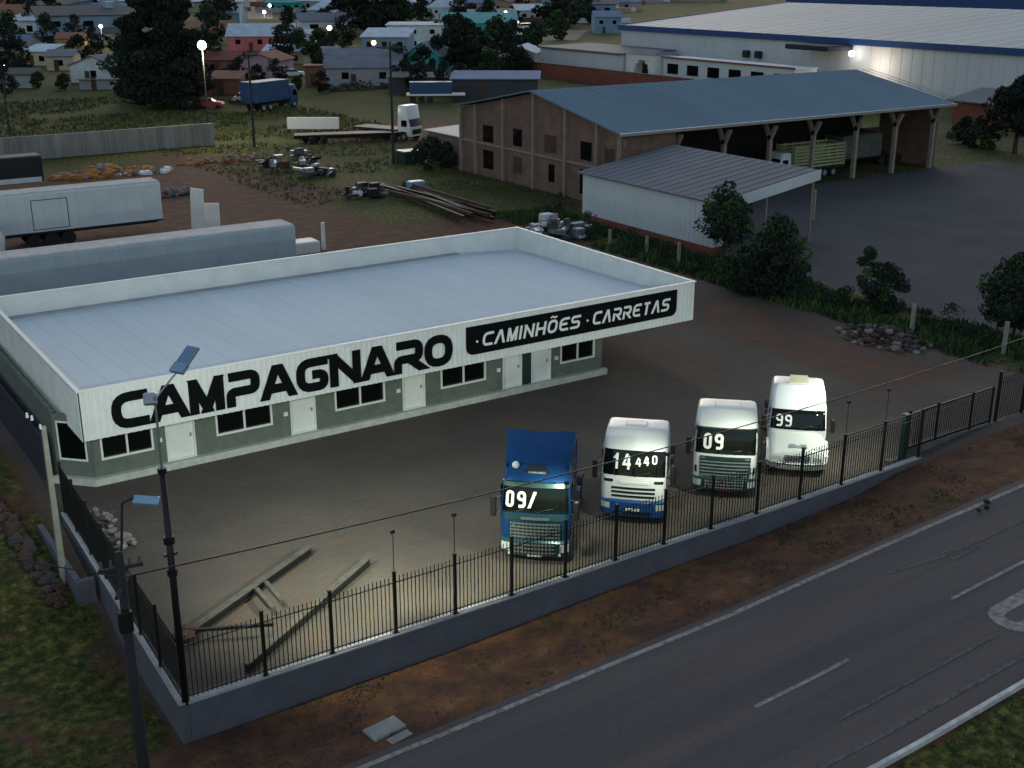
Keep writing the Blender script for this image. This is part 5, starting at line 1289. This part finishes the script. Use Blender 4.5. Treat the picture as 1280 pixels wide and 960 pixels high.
# ------------------------------------------------------------------ houses
C = dict(white=(.66,.70,.72), cream=(.55,.47,.34), pink=(.62,.16,.17), grey=(.33,.34,.36), blue=(.22,.32,.44), teal=(.02,.36,.32), brick=(.22,.09,.065), tan=(.36,.29,.20), lilac=(.40,.27,.34), ochre=(.40,.27,.12),
         rgrey=(.15,.18,.22), rpale=(.48,.58,.68), rrust=(.22,.085,.04), rred=(.18,.035,.03), rblue=(.09,.17,.32), rteal=(.14,.38,.40), rdark=(.05,.055,.065))
HM = {}
def hm(k):
    if k not in HM: HM[k] = mat('house '+k, C[k], .85, 0, .3, .4)
    return HM[k]
def house_parts(t, w, d, h, wall, roof, kind='gable', win=2, rise=None):
    s = MB(); s.box(-w/2,w/2,0,d,0,h); 
    rise = rise if rise is not None else min(w,d)*.18
    e = .4
    if kind == 'gable':       # ridge along x
        s.rings([[(x,.0,h),(x,d,h),(x,d/2,h+rise)] for x in (-w/2,w/2)])
        r_ = MB(); r_.rings([[(x,-e,h-.12),(x,d/2,h+rise+.05),(x,d+e,h-.12),(x,d+e,h+.02),(x,d/2,h+rise+.2),(x,-e,h+.02)] for x in (-w/2-e,w/2+e)])
    elif kind == 'front':     # ridge along y, gable to the front
        s.rings([[(-w/2,y,h),(w/2,y,h),(0,y,h+rise)] for y in (0,d)])
        r_ = MB(); r_.rings([[(-w/2-e,y,h-.12),(0,y,h+rise+.05),(w/2+e,y,h-.12),(w/2+e,y,h+.02),(0,y,h+rise+.2),(-w/2-e,y,h+.02)] for y in (-e,d+e)])
    elif kind == 'hip':
        r_ = MB(); r_.rings([[(-w/2-e,-e,h),(w/2+e,-e,h),(w/2+e,d+e,h),(-w/2-e,d+e,h)],[(-w/4,d/2-.1,h+rise),(w/4,d/2-.1,h+rise),(w/4,d/2+.1,h+rise),(-w/4,d/2+.1,h+rise)]])
    else:
        r_ = MB(); r_.slab([(-w/2-e,-e,h+.15),(w/2+e,-e,h+.15),(w/2+e,d+e,h+.15+rise),(-w/2-e,d+e,h+.15+rise)], .14)
        s.rings([[(x,0,h-.01),(x,d,h-.01),(x,d,h+rise-.02)] for x in (-w/2,w/2)])
    s.build('wall', hm(wall), t); r_.build('roof', hm(roof), t)
    for k in range(win):
        x = -w/2+w*(k+.5)/win; zz = h-1.9 if h < 4 else h-2.1
        s = MB(); s.box(x-.6,x+.6,-.04,.02,zz,zz+1.1); s.box(x-.03,x+.03,-.06,-.041,zz,zz+1.1); s.build('window', M['glass'], t)
        if h > 5: s = MB(); s.box(x-.6,x+.6,-.04,.02,zz-2.9,zz-1.8); s.build('window', M['glass'], t)
    s = MB(); x = -w/2+w*.36; s.box(x-.45,x+.45,-.05,.02,.02,2.1); s.build('door', M['rust'], t)
NAMES = dict(rgrey='dark grey', rpale='pale grey', rrust='rust brown', rred='dark red', rblue='slate blue', rteal='pale teal', rdark='near black')
nh = 0
def house(px0, px1, py, h, d, wall, roof, kind='gable', label=None, win=2, jit=0, rise=None, name='house', cat='house', wsc=1):
    a, b_ = G(px0, py), G(px1, py); w = math.dist(a, b_); x, y = (a[0]+b_[0])/2, (a[1]+b_[1])/2
    t = thing(name, label, cat, (x,y,0), math.atan2(b_[1]-a[1], b_[0]-a[0])+R(jit)); house_parts(t, w, d, h, wall, roof, kind, win, rise)
    return t
house(86,150,104,3.0,9,'white','rgrey','front','small white house with grey gable roof left of the black conifer',1,-14)
house(60,92,88,2.8,8,'cream','rgrey','gable','cream house with grey roof left of the small white house',1,8)
house(28,62,82,2.8,8,'cream','rpale','shed','low cream house with dark garage opening at the far left',2,-5)
house(72,104,64,3,9,'ochre','rrust','gable','house with orange brown tiled roof behind the small white house',1,10)
house(0,34,66,2.7,9,'grey','rblue','gable','grey house with slate blue roof at the left edge',2,0)
house(4,36,46,2.7,9,'brick','rred','gable','brick house with dark red roof at the left edge',1,8)
house(48,100,42,3.0,10,'teal','rteal','gable','long teal house left of the small far lamp',3,4)
house(126,158,56,3.0,9,'cream','rdark','gable','cream house under a dark roof left of the conifer trunk',2,-8)
house(126,160,20,6.0,10,'blue','rpale','shed','two-storey blue grey block left of the conifer top',4,0)
house(104,160,36,2.8,8,'white','rpale','shed','long white awning house just behind the small far lamp',2,-12)
house(285,366,64,3.6,12,'pink','rpale','gable','long pink house with pale roof and red windows right of the lit lamp',3,3,2.6)
house(364,392,62,3.8,10,'white','rpale','hip','bluish white wing house joined right of the pink house',1,0)
house(300,348,97,3.0,10,'lilac','rred','front','mauve gable house right of the lit street lamp',1,-8)
house(256,300,92,2.6,9,'brick','rred','gable','low dark red house directly behind the lit street lamp',2,6)
house(388,414,54,3.0,8,'brick','rrust','front','small red brown gable house right of the bluish white wing',1,-10)
house(410,452,42,3.0,10,'tan','rpale','shed','tan house with pale flat roof above the grey roofed house',2,0)
house(382,409,108,3.4,3,'brick','rrust','flat','square red brick outhouse left of the grey roofed house',0,0,0,'outhouse','outhouse')
house(409,502,108,3.2,14,'grey','rgrey','gable','wide grey roofed house with open cluttered porch in mid distance',2,6,2.6)
house(452,510,70,4.2,9,'blue','rpale','shed','blue grey house with pale roof behind the wide grey roofed house',3,-6)
house(506,550,92,3.2,9,'teal','rgrey','front','bright turquoise gable house right of the wide grey roofed house',1,-16,2.6)
house(484,552,60,5.6,12,'white','rpale','flat','two-storey white house with dark windows above the turquoise gable',3,0,.3)
house(524,556,72,3.0,6,'white','rteal','flat','small white porch house in front of the two-storey white house',1,0,.2)
house(552,646,52,5.0,16,'teal','rteal','gable','long teal hall with pale teal roof in the upper middle',5,2,2.4,'hall','hall')
house(534,580,24,4.5,14,'white','rpale','hip','bluish white roofed building beyond the long teal hall',2,0,3)
house(558,590,76,2.8,8,'cream','rpale','front','cream house among bushes below the long teal hall',1,10)
house(592,626,76,2.8,8,'cream','rrust','gable','cream house with brownish roof below the right end of the teal hall',2,-6)
house(626,668,88,3.4,10,'grey','rpale','front','grey house with an arched green gate left of the white annex',1,-12)
house(743,776,42,5,16,'blue','rblue','gable','blue warehouse house left of the great white warehouse roof',2,0)
house(724,760,20,4,16,'lilac','rblue','gable','lilac house with slate blue roof left of the warehouse ridge',2,0)
house(384,440,26,4,16,'grey','rpale','hip','grey house with a pale hipped roof above the bluish white wing',2,0,3)
house(252,300,30,4,14,'blue','rpale','gable','blue grey house with pale roof right of the conifer',2,0)
house(565,672,124,3.0,8,'rdark','rblue','shed','long near-black open shed left of the brick shed ridge',0,-2,.6,'open_shed','shed')
house(486,560,118,2.6,5,'rdark','rdark','shed','dark low lean-to right of the cluttered porch house',0,0,.4,'lean_to','shed')
# vehicles in the middle distance
tt = cargo('tipper_truck', 'dark blue tipper truck parked behind the lit street lamp', 365, 132, 0, 'blue_dark', 'blue_dark', 2.4, 8.0); tt.rotation_euler = (0,0,R(56.5+60))
tt.location = (*G(366,133),0); tt.scale = (1.2,)*3
car('parked_car', 'dark red car at the foot of the lit lamp', 262, 135, -33, 'plate_red'); car('parked_car', 'pale grey car just left of the dark red car', 244, 134, -30, 'rim')
house(236,262,120,2.2,5,'brick','rred','shed','low dark red shed at the foot of the conifer',0)
house(264,300,118,2.4,5,'brick','rrust','shed','long dark red carport between the lamp and the blue truck',0)
house(0,40,110,2.2,4,'grey','rdark','shed','low dark shed at the left edge above the meadow',0)
house(100,150,112,1.6,.3,'grey','rgrey','flat','grey garden wall before the small white house',0,0,.05,'garden_wall','wall')
house(505,560,108,1.5,.3,'brick','rrust','flat','low brick garden wall beside the porch house',0,0,.05,'garden_wall','wall')
house(380,420,84,2.6,6,'cream','rgrey','shed','low cream store between the pink house and the outhouse',1)
house(330,382,80,2.6,6,'tan','rpale','shed','low tan store below the pink house',2)
car('parked_car', 'whitish car beside the square brick outhouse', 367, 96, -20, 'truck_white'); car('parked_car', 'silver car right of the conifer foot behind the wall', 310, 128, -33, 'rim')
for q, (px, py, L_, lb) in enumerate([(618,122,14,'dark semi trailer with pale side rail left of the shed ridge'),(545,128,9,'dark trailer with white lamps behind the white tractor truck')]):
    x, y = G(px, py); t = thing('flat_trailer', lb, 'trailer', (x,y,0), R(-33.5+4))
    s = MB(); s.box(-L_/2,L_/2,0,2.4,1.0,1.25); s.build('deck', M['plate'], t)
    s = MB(); s.box(-L_/2+.5,L_/2-2,.2,2.2,1.25,3.0); s.build('load', M['blue_dark'], t)
    for k in range(3):
        s = MB(); s.rings([[(-L_/2+1+k*1.3+.5*cos(2*pi*i/12), o, .5+.5*sin(2*pi*i/12)) for i in range(12)] for o in (.05,.35)]); s.build('wheel', M['tyre'], t)
# street lamps
def slamp(px, py, pyl, mt, en, label, r=.35, arm=0, group='distant lit street lamps', col=(1,.93,.75)):
    x, y = G(px, py); h = zfit(x, y, pyl); t = thing('street_lamp', label, 'street lamp', (x,y,0), 0, group)
    s = MB(); s.tube((0,0,0),(0,0,h),.12,.07,8); s.build('pole', M['pole_dark'], t)
    s = MB(); s.sphere((0,0,h+r*.6),r,12,8); s.build('lamp', M[mt], t, True)
    if en: light('street_lamp_glow', 'POINT', (x,y-.6,h-.8), en, col, None, soft=.4)
slamp(262,176,60,'lamp_warm',1500,'nearest lit street lamp, right of the huge dark conifer',.52,group=None,col=(1,.9,.6))
for q in [(129,62,34,'lamp_on',400,'lit lamp between white awnings left of the conifer',.42),(413,58,37,'lamp_on',500,'bright white lamp above the square brick outhouse',.62),
          (331,30,16,'lamp_warm',500,'warm lamp on the tan street above the pink house',.55),(645,24,9,'lamp_on',300,'left lamp of the pair highest above the long teal hall',.75),(654,24,10,'lamp_on',300,'right lamp of the pair highest above the long teal hall',.75),
          (645,48,30,'lamp_on',500,'bright lamp at the right end of the long teal hall',.75),(7,96,84,'lamp_on',60,'small white lamp low at the left edge',.25),(338,22,8,'lamp_warm',200,'second warm lamp higher up the tan street',.6),(632,40,17,'lamp_warm',200,'small warm lamp on the teal hall gable',.5)]:
    slamp(*q)
x, y = G(468,80); s = MB(); s.sphere((x,y,4.4),.5,10,7); tag(s.build('orange_lamp', M['lamp_orange']), 'glowing orange lamp on the wide grey roof', 'lamp'); light('orange_glow','POINT',(x-.3,y-1,5.0),250,(1,.45,.15))
car('parked_car', 'car with lit lamps on the street right of the teal hall', 660, 38, -10, 'truck_white', 5, sc_=1.6); car('parked_car', 'reddish car on the street right of the teal hall', 672, 36, -10, 'plate_red', 5, sc_=1.4)
for px, py, pyt, lb in ((492,205,52,'dark power pole on the field in front of the white tractor truck'),(318,184,62,'thin dark power pole right of the lit street lamp'),(12,165,98,'short dark power pole on the meadow at the left edge')):
    x, y = G(px, py); h = zfit(x, y, pyt); t = thing('power_pole', lb, 'utility pole', (x,y,0), R(-33))
    s = MB(); s.tube((0,0,0),(0,0,h),.16,.1,8); s.build('pole', M['pole_dark'], t); s = MB(); s.box(-1.0,1.0,-.06,.06,h-.7,h-.55); s.build('crossarm', M['pole_dark'], t)
    s = MB()
    for k in (-.8,-.3,.3,.8): s.tube((k,0,h-.55),(k,0,h-.35),.06,.04,6)
    s.build('insulators', M['concrete_dark'], t)
# lit street patch and tan road
s = MB(); q = [G(303,24),(G(341,24)),G(338,-4),G(306,-4)]; s.add([(*p,.05) for p in q], [(0,1,2,3)]); tag(s.build('town_street', mat('dusty street', (.22,.19,.13), .9)), kind='structure')
s = MB(); q = [G(630,52),(G(720,50)),G(735,38),G(645,36)]; s.add([(*p,.06) for p in q], [(0,1,2,3)]); tag(s.build('town_road', mat('town road', (.13,.12,.09), .9)), kind='structure')
# further town: houses and trees filling back to the top of the view
rd = random.Random(77)
protos = []
for k, (wa, ro, ki, h) in enumerate([('white','rgrey','gable',3.2),('cream','rrust','gable',3.2),('grey','rpale','hip',3.4),('blue','rdark','shed',5.5),('tan','rred','front',3.2),('white','rpale','shed',3.4),('teal','rteal','gable',3.2),('lilac','rblue','hip',3.2),('brick','rrust','gable',3.0)]):
    t = thing('house', 'x', 'house', (0,-500,0)); house_parts(t, 11, 9, h, wa, ro, ki, 3); s = MB(); s.box(-8,8,-3.2,-3.0,0,1.5); s.box(-8,-7.8,-3.0,8,0,1.5); s.build('yard_wall', hm(('tan','brick','grey','white')[k % 4]), t)
    if k % 3 == 0: s = MB(); s.tube((3,7,h),(3,7,h+2.6),.6,.7,10); s.build('water_tank', M['blue_panel'], t)
    protos.append((t, wa, ro, False))
used = [False]*9
taken = []
cand = []
for row_y, n in ((1,30),(4,34),(7.5,34),(11.5,34),(16,32),(21,30),(27,27),(34,24),(43,19),(52,16),(63,13)):
    for k in range(n):
        px = (k+.5)*1280/n+rd.uniform(-16,16)
        if px > (900 if row_y < 6 else 770 if row_y < 30 else 640): continue
        if 140 < px < 262 and row_y > 8: continue
        if row_y > 20 and (270 < px < 400 or 480 < px < 660): continue
        if row_y > 45 and px > 405: continue
        if row_y > 60 and px > 60: continue
        if 296 < px < 346: continue
        cand.append((px, row_y+rd.uniform(-2,2)))
for px in (760, 800, 850): cand.append((px, 1.5+rd.uniform(-1,1)))
town = []
for i, (px, py) in enumerate(cand):
    j = rd.randrange(9); p0 = protos[j][0]
    o = p0 if not used[j] else copy_tree(p0)
    used[j] = True
    x, y = G(px, py); o.location = (x,y,0); o.rotation_euler = (0,0,R(-33.5+rd.uniform(-35,35))); k = rd.uniform(1.15,1.7); o.scale = (k*rd.uniform(1.0,1.8),k*1.2,k*.95)
    town.append((px, py, o, protos[j][1], protos[j][2]))
wn = dict(white='white', cream='cream', grey='grey', blue='blue grey', tan='tan', teal='teal', lilac='lilac', brick='brick')
ordn = ['first','second','third','fourth','fifth','sixth','seventh','eighth','ninth','tenth','eleventh','twelfth','thirteenth','fourteenth','fifteenth','sixteenth','seventeenth','eighteenth']+['number %d' % k for k in range(19,60)]
from collections import defaultdict
gr = defaultdict(list)
for px, py, o, wa, ro in town: gr[(wa, ro)].append((px, py, o))
for (wa, ro), L_ in gr.items():
    L_.sort(key=lambda q: q[0]); n = len(L_)
    for i, (px, py, o) in enumerate(L_):
        o['label'] = ('far %s house with %s roof, %s from the left of such town houses' % (wn[wa], NAMES[ro], ordn[i] if i else 'first')) ; o['group'] = 'distant town houses'
for j, (t, *_r) in enumerate(protos):
    if not used[j]:
        for c in list(t.children): bpy.data.objects.remove(c)
        bpy.data.objects.remove(t)
ft = [tree_mesh(60+k, 8+2*k, 4+.6*k, 26, 55, 1.1, LB if k % 2 else LD, .3, base=.12) for k in range(4)]
tl = []
for px, py, k in [(585,90,1.0),(600,92,.8),(622,94,.9),(572,84,.8),(548,90,.7),(640,96,.6),(530,100,.6),(450,42,2.2),(468,44,2.0),(432,36,1.6),(486,30,1.6),(30,22,1.6),(45,24,1.3),(15,64,.8),(60,58,.7),(275,50,1.0),(262,60,.9),(268,30,1.3),(100,80,.6),(392,84,.7),(375,78,.6),(352,80,.6),(360,74,.6),(690,30,1.6),(712,34,1.4),(730,28,1.3),(668,62,.9),(660,70,.8),(112,24,1.2),(66,30,.9),(5,100,.8),(155,104,.7),(242,128,.6),(640,70,.6),(505,40,1.2),(700,50,.8),(350,14,1.5),(410,12,1.5),(610,10,1.5),(680,12,1.6),(560,58,.8),(20,96,.6),(246,118,.5),(232,124,.55),(300,112,.4),(322,106,.35),(402,116,.35),(506,112,.5),(520,118,.45),(498,104,.5),(534,112,.5),(555,118,.4),(575,106,.5),(612,104,.5),(648,96,.5),(30,104,.45),(48,110,.35),(80,112,.35),(150,116,.4),(170,128,.45),(8,120,.35),(372,112,.3),(700,20,1.2),(722,14,1.2),(745,24,.9),(640,60,.7),(682,46,.7),(400,64,.7),(418,70,.5),(430,60,.6),(346,108,.35),(284,104,.35),(260,90,.6),(118,70,.5),(96,58,.6),(44,48,.8)]: tl.append((px,py,k))
for k in range(130):
    px = rd.uniform(0,740); py = rd.choice((1,3,6,9,13,18,24,31))+rd.uniform(-1,1)
    if 296 < px < 346: continue
    tl.append((px, py, rd.uniform(.35,.8)))
tl.sort(key=lambda q: q[0])
def band(py): return 'on the skyline row' if py < 5 else 'in the farthest town rows' if py < 20 else 'among the middle town houses' if py < 55 else 'near the field edge'
bc = defaultdict(int)
for px, py, k in tl:
    x, y = G(px, py); b_ = band(py); bc[b_] += 1
    o_ = bc[b_]; nm = ['first','second','third','fourth','fifth','sixth','seventh','eighth','ninth','tenth']
    lb = 'dark town tree %s, %s from the left' % (b_, nm[o_-1] if o_ <= 10 else 'number %d' % o_)
    put_tree(rd.choice(ft), x, y, 0, lb, rd.uniform(0,6), k, 'town_tree', 'dark trees among the town houses')
# ------------------------------------------------------------------ camera, sky, light
cam = bpy.data.cameras.new('Camera'); co = bpy.data.objects.new('Camera', cam); COL.objects.link(co)
cam.sensor_width = 36; cam.lens = F/1280*36; cam.clip_end = 4000
co.location = (0,0,CH); co.rotation_euler = (pi/2-PT, 0, -HD); sc.camera = co
w = bpy.data.worlds.new('World'); sc.world = w; w.use_nodes = True
nt = w.node_tree; bg = nt.nodes['Background']
sky = nt.nodes.new('ShaderNodeTexSky'); sky.sky_type = 'NISHITA'; sky.sun_disc = False
sky.sun_elevation = R(7); sky.sun_rotation = R(35); sky.air_density = 1.2; sky.dust_density = 1.5; sky.ozone_density = 2.0
mx = nt.nodes.new('ShaderNodeMix'); mx.data_type = 'RGBA'; mx.blend_type = 'MULTIPLY'; mx.inputs[0].default_value = 1; mx.inputs[7].default_value = (.95,.98,1.04,1)
hs_ = nt.nodes.new('ShaderNodeHueSaturation'); hs_.inputs['Saturation'].default_value = .62
nt.links.new(sky.outputs[0], hs_.inputs['Color']); nt.links.new(hs_.outputs[0], mx.inputs[6]); nt.links.new(mx.outputs[2], bg.inputs['Color']); bg.inputs['Strength'].default_value = .12
sl = bpy.data.lights.new('sun', 'SUN'); sl.energy = .12; sl.angle = R(20); sl.color = (.85,.92,1)
so = bpy.data.objects.new('sun', sl); COL.objects.link(so)
so.rotation_euler = (R(50), 0, R(150))
vs = sc.view_settings; vs.view_transform = 'Standard'; vs.look = 'None'; vs.gamma = 1; vs.exposure = 1.05; vs.use_curve_mapping = False
sc.cycles.use_denoising = True
